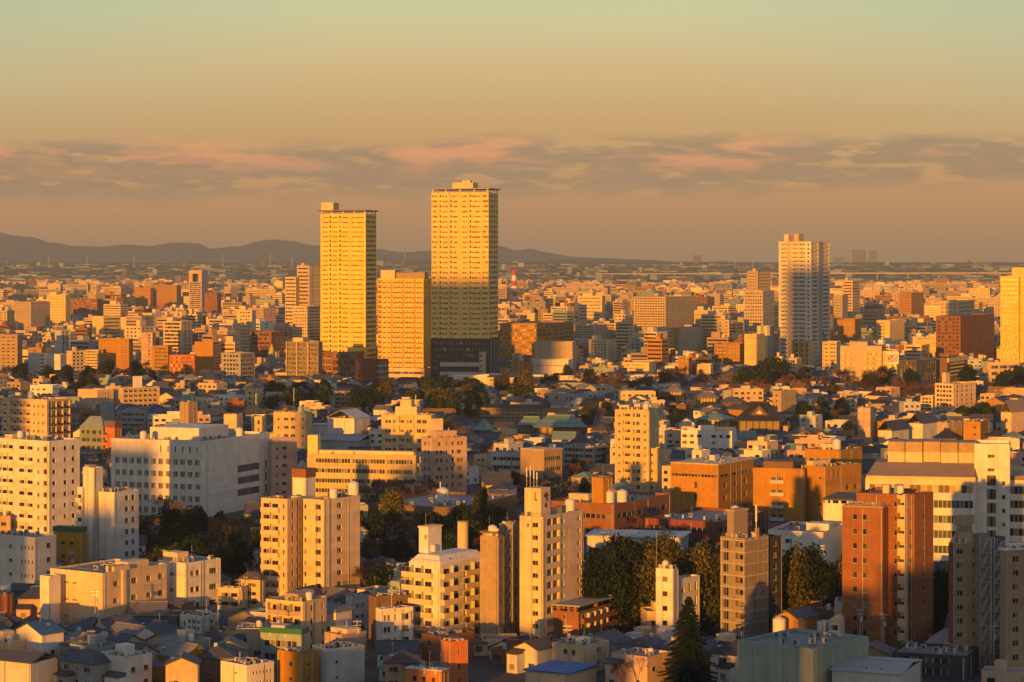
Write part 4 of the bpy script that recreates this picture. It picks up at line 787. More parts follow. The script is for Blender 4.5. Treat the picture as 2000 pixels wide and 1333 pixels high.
bld('', '', '', 1546, 1584, 1592, 668, 722, 22, 'sand', 5, A=[('v', .1, .22, 1, 'orange'), ('v', .4, .52, 1, 'orange'), ('v', .7, .82, 1, 'orange'), ('w', .1, .9, 3, 3, 3)], parent=TR['root'], part_name='podium')
bld('residential_tower', 'bright yellow-lit apartment tower cut off by the right frame edge', 'tower block', 1954, 2040, 2060, 540, 716, 14, 'gold', 20, A=[('r', .02, .4, 1.5, 9, dict(g='glass_sunlit')), ('v', .42, .45, .5, 'orange'), ('r', .48, .96, 1.5, 12, dict(g='glass_sunlit'))], roof=[('P', 1977, 2030, 523, 'yellow', .4, dict(d=14))], land='yellow tower at the frame edge', seen=705, **KF)
FAR = [
 # name label cat x0 xc x1 top base th wall fl A B
 ('cream tower with white balcony bands just left of the shorter yellow tower', 580, 604, 628, 519, 655, 34, 'beige', 18, [('r',.1,.9,1.8,4)], [('B',.25,.95,1.4,dict(p='cream'))], 'P', 'banded cream tower'),
 ('plain ochre tower slab standing before the banded cream tower', 557, 578, 584, 541, 655, 20, 'sand', 16, [('r',.05,.95,1.7,5)], [], '', None),
 ('pair of pale apartment slabs with a vertical gap below the banded cream tower', 572, 600, 628, 598, 675, 20, 'cream', 12, [('w',.05,.95,6,1.6,1.5)], [('r',.1,.9,1.6,4)], '', 'pale apartment slabs'),
 ('long orange office block with a fine window grid right of the tallest tower', 976, 1082, 1120, 632, 706, 14, 'orange', 9, [('w',.01,.99,22,1.9,1.7,dict(g='glass_sunlit'))], [('r',.05,.95,1.9,7)], '', 'long orange office block'),
 ('blank beige department box with one pale window above the white shop', 1043, 1118, 1126, 668, 735, 12, 'beige', 3, [], [], '', 'blank beige box'),
 ('white lit shop building with a row of dark shutters behind the viaduct', 1037, 1110, 1119, 703, 738, 12, 'white', 2, [('w',.06,.8,16,.8,1.6,dict(f=(1,1))),('h',0,1,.2,'dgrey',4.5,4.9)], [], '', 'white lit shop'),
 ('ochre narrow building with a zigzag outside stair beside the white lit shop', 1000, 1014, 1019, 690, 738, 18, 'sand', 6, [('k',.1,.9,1.2)], [], '', None),
 ('ochre low block next to the zigzag stair building', 1016, 1038, 1042, 706, 738, 12, 'orange', 4, [('v',.1,.15,.4,'cream'),('v',.3,.35,.4,'cream')], [], '', None),
 ('cream building with ribbon windows and a blank tower end behind the viaduct', 1217, 1268, 1282, 708, 740, 12, 'cream', 4, [('w',.05,.8,8,2,1.4),('v',.82,.99,.6,'yellow')], [], '', 'cream ribbon-window building'),
 ('huge stepped cream housing slab filling the distance left of the stepped tower', 1238, 1300, 1358, 580, 652, 26, 'sand', 14, [('w',.02,.98,12,2.4,1.6)], [('w',.02,.98,16,2.4,1.6)], '', 'huge cream housing slab'),
 ('cream square block with brown side behind the long orange office', 1128, 1176, 1182, 578, 632, 14, 'cream', 8, [('r',.08,.92,1.8,8)], [], 'P', 'cream square block'),
 ('brown twin-topped tower left of the stepped tower', 1459, 1480, 1505, 530, 640, 30, 'beige', 18, [('B',.05,.95,1.4,dict(p='beige'))], [('B',.05,.95,1.4,dict(p='tan'))], 'P', 'brown twin-topped tower'),
 ('broad beige slab in front of the brown twin-topped tower', 1453, 1490, 1512, 568, 662, 24, 'beige', 14, [('w',.05,.95,7,1.8,1.5)], [('w',.05,.95,4,1.8,1.5)], '', None),
 ('bright cream office tower with a tiled wall left of the stepped tower', 1454, 1478, 1494, 653, 728, 26, 'yellow', 9, [('h',0,1,.1,'tan',3,3.6)], [('w',.6,.8,1,1.5,2)], '', 'bright cream office tower'),
 ('gold striped slab tower beside the bright cream office', 1478, 1504, 1512, 637, 722, 20, 'grey', 12, [('v',.1,.3,.8,'yellow'),('v',.6,.8,.8,'yellow')], [], '', None),
 ('grey plain slab tower just left of the stepped tower foot', 1510, 1532, 1537, 652, 716, 16, 'taupe', 10, [], [], '', None),
 ('brown hotel block dotted with small bright square windows', 1641, 1722, 1730, 676, 762, 12, 'beige', 9, [('w',.03,.36,5,1.6,1.6,dict(g='glass_sunlit',f=(1,8))),('w',.56,.98,6,1.6,1.6,dict(g='glass_sunlit',f=(1,8)))], [], 'P', 'dotted brown hotel'),
 ('orange apartment block with gold balconies left of the dotted hotel', 1606, 1634, 1643, 668, 740, 18, 'sand', 9, [('B',.05,.45,1.3,dict(p='cream')),('B',.52,.95,1.3,dict(p='cream'))], [], '', None),
 ('gold slim sign building with a white rooftop box right of the dotted hotel', 1724, 1752, 1757, 686, 764, 12, 'yellow', 9, [('v',.02,.12,.6,'cream'),('v',.46,.56,.8,'brown'),('r',.6,.95,1.5,3)], [], '', 'gold sign building'),
 ('dark glass office block right of the gold sign building', 1757, 1790, 1829, 704, 776, 34, 'dgrey', 9, [('r',.04,.96,2.2,8)], [('r',.3,.96,2.2,8)], '', 'dark glass office block'),
 ('grey brown office slab with a framed portal behind the stepped cream block', 1829, 1850, 1890, 700, 770, 26, 'brown', 9, [], [('B',.1,.9,2,dict(p='charcoal')),('h',0,1,1,'yellow',0,3)], '', None),
 ('long brick-orange apartment block with fine windows near the right frame edge', 1828, 1876, 1950, 618, 706, 26, 'brick', 12, [('w',.05,.95,6,1.8,1.6)], [('w',.03,.97,10,2,1.6)], '', 'long brick-orange apartments'),
 ('cream office with gold bands behind the long brick-orange apartments', 1835, 1872, 1952, 588, 660, 20, 'sand', 9, [('w',.05,.9,4,2,1.6)], [('r',.05,.95,2,12)], '', None),
 ('orange block with a ladder of windows right of the stepped tower', 1635, 1670, 1682, 624, 676, 16, 'orange', 8, [('w',.3,.9,4,1.6,1.6)], [], '', None),
 ('cream slab tower with dark balcony stack far right of the stepped tower', 1628, 1645, 1656, 577, 660, 26, 'beige', 15, [('B',.1,.9,1.4,dict(p='beige'))], [], '', None),
 ('small gold apartment tower with ribbed top beyond the stepped tower', 1645, 1665, 1680, 548, 630, 30, 'sand', 14, [('r',.1,.9,1.8,4)], [('r',.1,.9,1.8,4)], 'P', None),
 ('big orange office slab with rows of tiny vents, beside bare trees at the left', 193, 252, 260, 662, 732, 10, 'orange', 12, [('w',.05,.25,2,1.6,.5),('w',.75,.95,2,1.6,.5)], [], '', 'big orange office slab'),
 ('cream balconied block just left of the big orange office slab', 166, 192, 198, 684, 732, 12, 'sand', 8, [('B',.1,.9,1.3,dict(p='cream'))], [], '', None),
 ('narrow pink-brown tower right of the big orange office slab', 276, 298, 304, 650, 734, 16, 'pink', 13, [('w',.55,.85,1,1.4,1.4)], [], '', None),
 ('orange brick block with square windows beside the sloping orange facade', 296, 328, 336, 676, 738, 12, 'orange', 8, [('B',.2,.95,1.2,dict(p='orange'))], [], '', None),
 ('bright orange building whose facade narrows towards the top', 330, 380, 384, 694, 742, 10, 'redorange', 6, [('w',.05,.95,9,1.6,1.4,dict(g='glass_sunlit'))], [], '', 'bright orange narrowing facade'),
 ('tan slab with a dark balcony side right of the bright orange facade', 380, 416, 432, 668, 738, 22, 'orange', 12, [], [('B',.1,.9,1.3,dict(p='beige'))], '', 'tan slab with dark side'),
 ('grey-green six-storey offices in shade between the tan slab and green-lit stair', 432, 470, 498, 690, 752, 30, 'grey', 7, [('w',.1,.9,5,1.8,1.6)], [('r',.05,.95,1.6,6)], '', 'shaded grey offices'),
 ('glass stair tower with a rounded lime-green top', 524, 533, 536, 687, 745, 30, 'teal', 8, [('k',.1,.9,1)], [], 'L', 'lime-topped stair tower'),
 ('cream office slab with grey glass side in the middle of the left skyline', 319, 354, 376, 628, 702, 24, 'cream', 10, [('r',.08,.92,1.9,5)], [('w',.2,.9,2,3,2)], 'P', 'cream slab with glass side'),
 ('tan office tower with rounded right shoulder at the left frame edge', -30, 34, 44, 654, 740, 14, 'tan', 12, [('w',.35,.95,4,2.6,.8)], [('r',.1,.9,1.8,4)], '', 'tan tower at the frame edge'),
 ('cream L-shaped block with white roof box left of centre skyline', 180, 202, 236, 618, 662, 40, 'yellow', 6, [], [('r',.05,.95,1.6,9)], '', None),
 ('large gold slab building facing the sun on the left skyline', 92, 128, 138, 576, 640, 22, 'yellow', 12, [('w',.05,.95,9,1.8,.8)], [], 'P', 'large gold slab'),
 ('long brick grid building right of the large gold slab', 134, 190, 200, 584, 622, 12, 'brick', 7, [('w',.02,.98,14,2.2,1.8,dict(g='glass_sunlit'))], [], '', None),
 ('stepped pinkish apartment terrace below the large gold slab', 24, 60, 98, 590, 652, 30, 'beige', 12, [('w',.05,.95,7,1.8,1.5)], [('w',.05,.95,8,1.8,1.5)], '', 'stepped pinkish terrace'),
 ('orange brick slab on the left skyline before the arched-top tower', 262, 294, 302, 563, 600, 16, 'orange', 9, [('w',.05,.95,6,1.8,1.4)], [], '', None),
 ('golden office slab on the left skyline beside the arched-top tower', 306, 345, 354, 557, 600, 16, 'orange', 9, [('w',.05,.95,9,1.8,1.4)], [], '', None),
 ('pink-brown tower with a big square hole in its crown on the left skyline', 369, 394, 406, 551, 616, 20, 'pink', 16, [('r',.08,.92,1.8,5)], [], 'O', 'tower with the holed crown'),
 ('orange gabled slab below the tower with the holed crown', 400, 424, 432, 572, 620, 16, 'brick', 10, [('w',.1,.9,5,1.8,1.4)], [], '', None),
 ('cream block with white tower left of the brown framed apartments', 462, 492, 500, 606, 690, 14, 'cream', 12, [('w',.2,.9,4,1.7,1.6)], [], 'P', None),
 ('brick-brown office block with deep bands behind the brown framed apartments', 488, 530, 556, 648, 700, 26, 'brick', 6, [('r',.1,.9,1.8,7)], [('r',.05,.95,2,6)], '', 'brick-brown banded offices'),
 ('orange-brown block with dark side right of the gold striped area', 1310, 1360, 1382, 642, 690, 14, 'beige', 4, [('v',.0,.3,.5,'orange')], [], '', None),
 ('white small tower with two roof tanks below the stepped tower', 1540, 1556, 1566, 700, 758, 22, 'cream', 8, [('w',.2,.8,2,1.2,1.2)], [], 'P', None),
 ('slim cream tower with a pointed stair head in front of the grey slab', 1515, 1527, 1532, 697, 756, 20, 'yellow', 8, [], [], 'P', None),
 ('billboard building with a large white rooftop board behind the viaduct', 1362, 1388, 1393, 712, 740, 12, 'cream', 4, [('w',.1,.9,6,1.2,1.2)], [], '', 'billboard building'),
 ('orange cluster block left of the billboard building', 1325, 1345, 1352, 700, 740, 14, 'orange', 6, [('w',.1,.9,4,1.4,1.2)], [], '', None),
 ('brown balconied apartment slab with orange frames right of the billboard building', 1395, 1445, 1456, 672, 722, 14, 'orange', 7, [('B',.03,.47,1.3,dict(p='brick')),('B',.53,.97,1.3,dict(p='orange'))], [], '', None),
 ('white apartment block with sparse windows and gold tower left of the cream ribbon building', 1150, 1188, 1204, 664, 706, 24, 'cream', 7, [('w',.1,.9,5,1.6,1.4)], [('w',.1,.9,3,1.6,1.4)], 'P', None),
 ('grid-fronted cream apartment block right of the blank beige box', 1118, 1160, 1186, 636, 668, 18, 'beige', 6, [('B',.03,.45,1.3,dict(p='cream')),('B',.52,.97,1.3,dict(p='cream'))], [], '', None),
 ('long pale low office between the dotted hotel and the long brick apartments', 1766, 1800, 1816, 674, 714, 26, 'cream', 5, [('r',.1,.9,1.6,7)], [('r',.1,.9,1.6,4)], '', None),
 ('yellow slab with dark gap above the dotted hotel', 1712, 1738, 1766, 626, 668, 30, 'yellow', 6, [('w',.1,.6,3,2,1)], [], '', None),
 ('tan fold-roofed hall with dark slates behind the yellow slab', 1684, 1716, 1728, 604, 642, 20, 'tan', 5, [('r',.1,.9,1.6,6)], [], 'M', None),
 ('orange and cream long block with green panel in the right distance', 1755, 1780, 1804, 572, 622, 30, 'orange', 9, [('w',.1,.9,4,2,1.4)], [('w',.1,.9,4,2,1.4)], '', None),
 ('narrow white chimney-like tower on the left skyline', 236, 247, 250, 620, 662, 12, 'cream', 8, [], [], '', None),
 ('white slim tower beside dark glass in front of the cream skyline blocks', 107, 119, 136, 645, 714, 40, 'lgrey', 10, [], [('w',.1,.9,2,2,2)], '', None),
 ('white low block with grey windows right of the tan tower at the frame edge', 55, 78, 88, 690, 736, 30, 'white', 6, [], [('w',.1,.9,2,2,1.4)], '', None),
 ('white and charcoal split block left of the cream balconied block', 88, 118, 130, 692, 734, 16, 'white', 6, [], [], '', None),
 ('grey balconied block with white edge beside the split block', 130, 140, 168, 686, 738, 50, 'cream', 7, [], [('B',.1,.9,1.4,dict(p='steel'))], 'P', None),
]
NAMES = {}
for (lab, x0, xc, x1, top, base, th, wall, fl, A, B, rf, land) in FAR:
    roof = []
    if rf == 'P': roof = [('P', x0+(xc-x0)*.25, x0+(xc-x0)*.75, top-(5 if base < 680 else 8), wall, .5)]
    if rf == 'M': roof = [('M', 5, 4, 'tile_dark')]
    nm = 'hotel' if 'hotel' in lab else 'shop_building' if 'shop' in lab else 'office_building' if 'office' in lab else 'apartment_building'
    cat = {'hotel': 'hotel', 'shop_building': 'shop', 'office_building': 'office building', 'apartment_building': 'apartment building'}[nm]
    I = bld(nm, lab, cat, x0, xc, x1, top, base, th, wall, fl, A=A, B=B, roof=roof, land=land, clutter=False, seen=base-.2*(base-top))
    if rf == 'O':
        q = MB(); w, d, H = I['W'], I['D'], I['H']; h = 14
        q.box(-w/2, -w*.22, -d/2, d/2, H+.01, H+h, wall); q.box(w*.22, w/2, -d/2, d/2, H+.01, H+h, wall); q.box(-w/2, w/2, -d/2, d/2, H+h+.01, H+h+6, wall); q.box(-w*.219, w*.219, d*.1, d*.4, H+.01, H+h, 'charcoal'); q.build('crown', I['root'])
    if rf == 'L':
        q = MB(); w, H = I['W'], I['H']; q.cyl(0, 0, H-2, H+1, w*.42, w*.42, 16, 'lime')
        for k in range(4): q.cyl(0, 0, H+1+k*1.2, H+1+(k+1)*1.2, w*.42*math.cos(k*.38), w*.42*math.cos((k+1)*.38), 16, 'lime')
        q.build('rounded_top', I['root'])
    if 'gold slim sign' in lab:      # red and grey rooftop sign
        SGN = I
    if 'billboard' in lab: BILL = I
def text_mesh(s, size, mat, depth=.08):
    cu = bpy.data.curves.new('lettering', 'FONT'); cu.body = s; cu.size = size; cu.extrude = depth; cu.align_x = 'CENTER'; cu.align_y = 'CENTER'
    o = bpy.data.objects.new('lettering', cu); COL.objects.link(o); dg = bpy.context.evaluated_depsgraph_get(); me = bpy.data.meshes.new_from_object(o.evaluated_get(dg)); bpy.data.objects.remove(o); me.materials.clear(); me.materials.append(MT(mat)); return me
def lettering(s, size, mat, parent, loc, rot=0):
    o = bpy.data.objects.new('lettering', text_mesh(s, size, mat)); COL.objects.link(o); o.parent = parent; o.location = loc; o.rotation_euler = (math.pi/2, 0, rot); return o
# red and grey square sign with an S and a 2 shape
Ys = SGN['Y']-2; cx_ = wx(1743.5, Ys); zt, zb = wz(687, Ys), wz(711, Ys); hw = (wx(1755, Ys)-wx(1732, Ys))/2
sg = empty('rooftop_sign', (cx_, Ys, zb), R(-12)); tag(sg, 'white square rooftop sign, half red with a white S, half grey with a 2', 'sign')
q = MB(); q.box(-hw, hw, 0, .6, 0, zt-zb, 'white_paint'); q.box(-hw*.5, -hw*.4, .1, .5, -14, 0, 'metal'); q.box(hw*.4, hw*.5, .1, .5, -14, 0, 'metal'); q.build('sign_board', sg)
hh = (zt-zb); m_ = hh*.16
q = MB(); q.box(-hw*.85, 0, -.08, -.005, m_, hh-m_*1.6, 'sign_red'); q.build('red_panel', sg)
q = MB(); q.box(.02, hw*.85, -.08, -.005, m_, hh-m_*1.6, 'lgrey'); q.build('grey_panel', sg)
lettering('S', hh*.8, 'white_paint', sg, (-hw*.42, -.12, hh*.47)); lettering('2', hh*.8, 'sign_grey', sg, (hw*.45, -.12, hh*.47))
# white billboard with red illegible writing
Yb = BILL['Y']-1; cx_ = wx(1376, Yb); zt, zb = wz(692, Yb), wz(711, Yb); hw = (wx(1390, Yb)-wx(1362, Yb))/2
sg = empty('billboard', (cx_, Yb, zb), 0); tag(sg, 'white rooftop billboard with a thin line of red writing, over the billboard building', 'billboard')
q = MB(); q.box(-hw, hw, 0, .5, .3, zt-zb, 'white_paint'); q.build('sign_board', sg)
q = MB()
for k in range(6): q.box(-hw+.4+k*(2*hw-.8)/5-.1, -hw+.5+k*(2*hw-.8)/5, .1, .4, -3, .3, 'metal')
q.build('support_frame', sg)
q = MB()
for k in range(7): q.box(-hw*.5+k*hw*.15, -hw*.5+k*hw*.15+hw*.09, -.06, -.005, (zt-zb)*.72, (zt-zb)*.84, 'sign_red')
q.build('lettering', sg)
# vertical sign tower lettering strip panels (pale squares with dark marks)
# striped chimney
Yc = depth_of(600); ck = empty('chimney', (wx(1004, Yc), Yc, 0)); tag(ck, 'tall red and white striped chimney just right of the tallest tower', 'chimney'); LAND.append((1004, 560, 'red and white chimney')); KEEP.append((998, 1011, 528, 588, Yc))
zt = wz(528, Yc); n = 7
for k in range(n):
    q = MB(); z0, z1 = zt*.0 + zt*k/n, zt*(k+1)/n; r0 = 9-5.2*k/n; r1 = 9-5.2*(k+1)/n
    q.cyl(0, 0, z0, z1, r0, r1, 16, 'red_paint' if k % 2 == 0 else 'white_paint'); q.build('chimney_band', ck)
# tower crane near the stepped tower
Yc = depth_of(716)-20; ck = empty('crane', (wx(1612, Yc), Yc, 0)); tag(ck, 'red jib crane leaning at the foot of the stepped right-hand tower', 'crane')
q = MB(); q.bar((0,0,0), (0,0,wz(660, Yc)), .7, 'grey'); q.build('mast', ck); q = MB(); q.bar((0,0,wz(660,Yc)), (wx(1600,Yc)-wx(1612,Yc), 0, wz(632,Yc)), (.8,.4), 'red_paint'); q.build('jib', ck)

# ================================================================== UNSEEN BLOCKS ADDED BEHIND THE CAMERA (to throw the long evening shadows)
def behind(L0, L1, A0, H, lab):
    ca, sa = math.cos(SUN_AZ), math.sin(SUN_AZ); Lm = (L0+L1)/2
    X, Y = Lm*ca+A0*sa, -Lm*sa+A0*ca; w = L1-L0
    q = MB(); q.box(-w/2, w/2, -12, 12, 0, H, 'grey'); 
    for k in range(int(H/4)): q.box(-w/2-.1, w/2+.1, -12.1, 12.1, k*4+1, k*4+2.4, 'dgrey')
    r = empty('shadow_tower', (X, Y, 0), -SUN_AZ); tag(r, lab, 'tower block'); q.build('wall', r)
behind(-468, -426, -300, 261, 'unseen grey tower added behind the viewpoint to shade the stepped right-hand tower')
behind(-673, -604, -300, 227, 'unseen grey tower added behind the viewpoint to shade the tallest tower')
behind(-430, -405, -300, 104, 'unseen grey mid-rise added behind the viewpoint to shade the huge white institution')
behind(-358, -339, -300, 87, 'unseen grey mid-rise added behind the viewpoint to shade the slim white building')
behind(-337, -322, -300, 99, 'unseen grey mid-rise added behind the viewpoint to shade the pink-beige block')
behind(-215, -182, -60, 48, 'long unseen block added behind the viewpoint to shade the tiled roofs')
behind(-170, -146, -60, 50, 'narrow unseen block added behind the viewpoint for shade, beside the long block')
behind(-136, -122, -60, 47, 'small unseen block added behind the viewpoint for shade, beside the narrow block')
behind(-310, -276, -60, 47, 'broad unseen block added behind the viewpoint to shade the outer tiled roofs')
behind(-262, -240, -60, 49, 'plain unseen block added behind the viewpoint for shade, beside the broad block')
behind(-122, -105, -60, 60, 'unseen grey block added behind the viewpoint to shade the grey-green box')
behind(-104, -84, -60, 65, 'unseen grey block added behind the viewpoint to shade the brick tower foot')
behind(-89, -30, -60, 97, 'unseen grey block added behind the viewpoint to shade the beige tower')

# ================================================================== GROUND, HILLS, FAR PLAIN
def groundmat():
    m, b = base_mat('ground'); tc = N('ShaderNodeTexCoord')
    n1 = N('ShaderNodeTexNoise'); n1.inputs['Scale'].default_value = .012; n1.inputs['Detail'].default_value = 8; L(tc.outputs['Object'], n1.inputs['Vector'])
    n2 = N('ShaderNodeTexNoise'); n2.inputs['Scale'].default_value = .25; n2.inputs['Detail'].default_value = 6; L(tc.outputs['Object'], n2.inputs['Vector'])
    c = ramp(M('ADD', M('MULTIPLY', n1.outputs['Fac'], .6), M('MULTIPLY', n2.outputs['Fac'], .4)), [(.35, (.035,.035,.037,1)), (.5, (.07,.065,.06,1)), (.6, (.05,.06,.035,1)), (.7, (.10,.085,.065,1))])
    L(c, b.inputs['Base Color']); b.inputs['Roughness'].default_value = .95
groundmat()
q = MB(); q.poly([(-16000, -1500, 0), (16000, -1500, 0), (16000, 26500, 0), (-16000, 26500, 0)], 'ground'); tag(q.build('ground'), None, kind='structure')
wallmat('hill', (.02,.05,.08), var=.3, streak=0)  # blue in the base colour stands in for distance haze
def ridge(name, pts, Yr, dpt, seed):
    rnd = random.Random(seed); q = MB(); n = 240; xs = [-220+2440*i/n for i in range(n+1)]
    def hgt(p):
        for (a, ya), (b, yb) in zip(pts, pts[1:]):
            if a <= p <= b:
                t = (p-a)/(b-a); t = t*t*(3-2*t); return ya+(yb-ya)*t
        return pts[-1][1] if p > pts[-1][0] else pts[0][1]
    rows = []
    for j, fz in enumerate((0, .35, .7, 1, .6)):
        row = []
        for p in xs:
            Y = Yr+dpt*(j-3)/3; z = max(0, wz(hgt(p)+rnd.uniform(-.5, .5), Yr))*fz
            row.append(q.pt((wx(p, Yr), Y, z+(rnd.uniform(-6, 6) if 0 < fz < 1 else 0))))
        rows.append(row)
    for a, b in zip(rows, rows[1:]):
        for i in range(n): q.f.append([a[i], a[i+1], b[i+1], b[i]]); q.m.append(q.mi('hill'))
    tag(q.build(name), None, kind='structure')
ridge('mountains', [(-220,447),(0,455),(30,461),(62,463),(100,474),(150,481),(205,482),(240,478),(290,481),(345,474),(390,476),(412,486),(470,481),(500,472),(530,468),(570,471),(615,480),(700,484),(735,487),(790,493),(840,490),(935,484),(975,480),(990,484),(1005,490),(1035,486),(1070,494),(1120,502),(1200,507),(1300,511),(1500,513),(2220,513)], 19500, 1500, 3)
ridge('hills', [(-220,514),(0,514),(300,515),(600,513),(700,505),(760,503),(840,507),(900,512),(985,512),(1100,508),(1180,505),(1260,508),(1330,513),(2220,515)], 16800, 700, 5)

def rise_z(Y):
    t = min(1, max(0, (Y-8800)/6000)); return 76*t*t*(3-2*t)-.6
def risemat():
    m, b = base_mat('farmland'); tc = N('ShaderNodeTexCoord'); mp = N('ShaderNodeMapping'); mp.inputs['Scale'].default_value = (.35, 1.6, 1); L(tc.outputs['Object'], mp.inputs[0])
    n1 = N('ShaderNodeTexNoise'); n1.inputs['Scale'].default_value = .004; n1.inputs['Detail'].default_value = 7; n1.inputs['Roughness'].default_value = .7; L(mp.outputs[0], n1.inputs['Vector'])
    c = ramp(n1.outputs['Fac'], [(.35, (.006,.014,.018,1)), (.48, (.015,.028,.030,1)), (.55, (.045,.06,.065,1)), (.62, (.015,.028,.030,1)), (.72, (.06,.065,.07,1))]); L(c, b.inputs['Base Color']); b.inputs['Roughness'].default_value = .9  # dark bluish field tones: the far plain's lack of sun put into the colour
risemat()
q = MB(); rr = random.Random(5); ys = [8600+250*i for i in range(29)]; rows = []
for Y in ys: rows.append([q.pt((x, Y, rise_z(Y)+(rr.uniform(-.8, .8) if Y > 9200 else 0)+(rr.uniform(0, 9) if Y > 14600 else 0))) for x in range(-4200, 4201, 120)])
for a, b in zip(rows, rows[1:]):
    for i in range(len(a)-1): q.f.append([a[i], a[i+1], b[i+1], b[i]]); q.m.append(q.mi('farmland'))
tag(q.build('terrain'), None, kind='structure')

# ================================================================== TREES
def rdir(rnd):
    z = rnd.uniform(-1, 1); a = rnd.uniform(0, 2*math.pi); r = math.sqrt(1-z*z); return (r*math.cos(a), r*math.sin(a), z)
def leafy(seed, n, mat, r=1.0, hgt=1.0, lobes=9, leaf=.09, low=.25):
    """unit crown: height 1 (from z=low to 1), radius r, made of leaf clumps spread through lumpy lobes"""
    rnd = random.Random(seed); q = MB(); L_ = []
    for i in range(lobes):
        a = rnd.uniform(0, 2*math.pi); zz = rnd.uniform(low+.15, .88); rr = r*.55*math.sqrt(max(.05, 1-((zz-.5)/.55)**2))*rnd.uniform(.4, 1)
        L_.append((rr*math.cos(a), rr*math.sin(a), zz, rnd.uniform(.16, .27)))
    L_.append((0, 0, .80, .2)); L_.append((0, 0, .5, .28))
    for i in range(n):
        lx, ly, lz, lr = rnd.choice(L_); d = rdir(rnd); k = lr*(rnd.random()**.35)
        c = Vector((lx+d[0]*k*(r/.5)*.9, ly+d[1]*k*(r/.5)*.9, lz+d[2]*k))
        nrm = Vector(rdir(rnd))+Vector(d)*1.2; nrm.normalize(); a = nrm.orthogonal().normalized(); b = nrm.cross(a); s = leaf*rnd.uniform(.5, 1.2)
        ang = rnd.uniform(0, 3.14); a, b = a*math.cos(ang)+b*math.sin(ang), b*math.cos(ang)-a*math.sin(ang)
        q.poly([tuple(c-a*s), tuple(c-b*s*.6), tuple(c+a*s), tuple(c+b*s*.6)], mat)
    return q.mesh('crown')
def trunk(seed, low=.35, r=.022):
    rnd = random.Random(seed); q = MB(); q.bar((0,0,0), (0,0,low+.2), (r, r*.6), 'bark', 6)
    for i in range(6):
        a = rnd.uniform(0, 6.28); z = rnd.uniform(low*.7, low+.2); q.bar((0,0,z), (.25*math.cos(a), .25*math.sin(a), z+.25), (r*.5, r*.15), 'bark', 4)
    return q.mesh('trunk')
def bare(seed, mat='twig', depth=6, spread=.55):
    rnd = random.Random(seed); q = MB(); t = MB()
    def grow(p, d, ln, r, k):
        e = p+d*ln
        if k >= depth-1:
            s = d.orthogonal().normalized()*max(r, .0048)
            q.poly([tuple(p-s), tuple(p+s), tuple(e)], mat)
        else: (t if k < 2 else q).bar(tuple(p), tuple(e), (r, r*.68), 'bark' if k < 2 else mat, 4 if k < 3 else 3)
        if k >= depth: return
        for i in range(3 if k < depth-2 else 4):
            v = Vector(rdir(rnd)); nd = (d+v*spread+Vector((0, 0, .12))).normalized(); grow(e-d*ln*rnd.uniform(0, .35), nd, ln*rnd.uniform(.62, .85), r*.6, k+1)
    for i in range(1): grow(Vector((0,0,0)), Vector((0,0,1)), .26, .018, 0)
    return q.mesh('crown'), t.mesh('trunk')
def conifer(seed, n=9000, mat='leaf_dark'):
    rnd = random.Random(seed); q = MB()
    tiers = 26
    for i in range(tiers):
        z = .06+.92*i/tiers; rad = (.43*(1-z)**.85+.015)*rnd.uniform(.88, 1.08); nb = 11 if i < 18 else 7
        for b in range(nb):
            a = 6.283*b/nb+rnd.uniform(-.3, .3); rr = rad*rnd.uniform(.72, 1.12); ca, sa = math.cos(a), math.sin(a)
            q.bar((0,0,z+.01), (rr*ca, rr*sa, z-.02*rr*10*.3), (.004, .001), 'bark', 3)
            m = max(5, int(n/tiers/nb*1.0*(rr/.18)))
            for k in range(m):
                t = rnd.random()**.7; w = .22*rr*(1-t)+.012
                x, y = rr*t*ca+rnd.uniform(-w, w)*-sa, rr*t*sa+rnd.uniform(-w, w)*ca
                zz = z-.10*rr*t+.02*math.sin(t*5)+rnd.uniform(-.012, .006); s = rnd.uniform(.010, .020)
                d = Vector((ca, sa, -.25+rnd.uniform(-.3,.3))).normalized(); o = Vector((-sa, ca, rnd.uniform(-.4,.4))).normalized()
                c = Vector((x, y, zz)); q.poly([tuple(c-d*s), tuple(c+o*s*.5), tuple(c+d*s*1.4), tuple(c-o*s*.5)], mat)
    return q.mesh('crown')
TP = {
 'ever': [leafy(11+i, 2600, 'leaf', .42, 1, 11, .045) for i in range(3)],
 'dark': [leafy(31+i, 2600, 'leaf_dark', .40, 1, 11, .045) for i in range(2)],
 'olive': [leafy(51+i, 2600, 'leaf_olive', .42, 1, 12, .042) for i in range(2)],
 'bigever': [leafy(71+i, 9000, 'leaf', .42, 1, 20, .026, .05) for i in range(2)],
 'bigdark': [leafy(81+i, 9000, 'leaf_dark', .44, 1, 20, .026, .05) for i in range(2)],
 'bigolive': [leafy(91+i, 9000, 'leaf_olive', .40, 1, 20, .026, .05) for i in range(2)],
}
TRK = trunk(1)
BARE = [bare(5), bare(6, spread=.6), bare(8, 'twig_pale')]
TREES = []
KINDN = dict(ever=('evergreen_tree', 'green broadleaf evergreen'), dark=('evergreen_tree', 'dark evergreen'), olive=('evergreen_tree', 'olive-toned evergreen'), bigever=('evergreen_tree', 'tall rounded evergreen'), bigdark=('evergreen_tree', 'tall dark evergreen'), bigolive=('evergreen_tree', 'tall sunlit evergreen'), bare=('bare_tree', 'leafless brown winter tree'), pale=('bare_tree', 'pale leafless winter tree'))
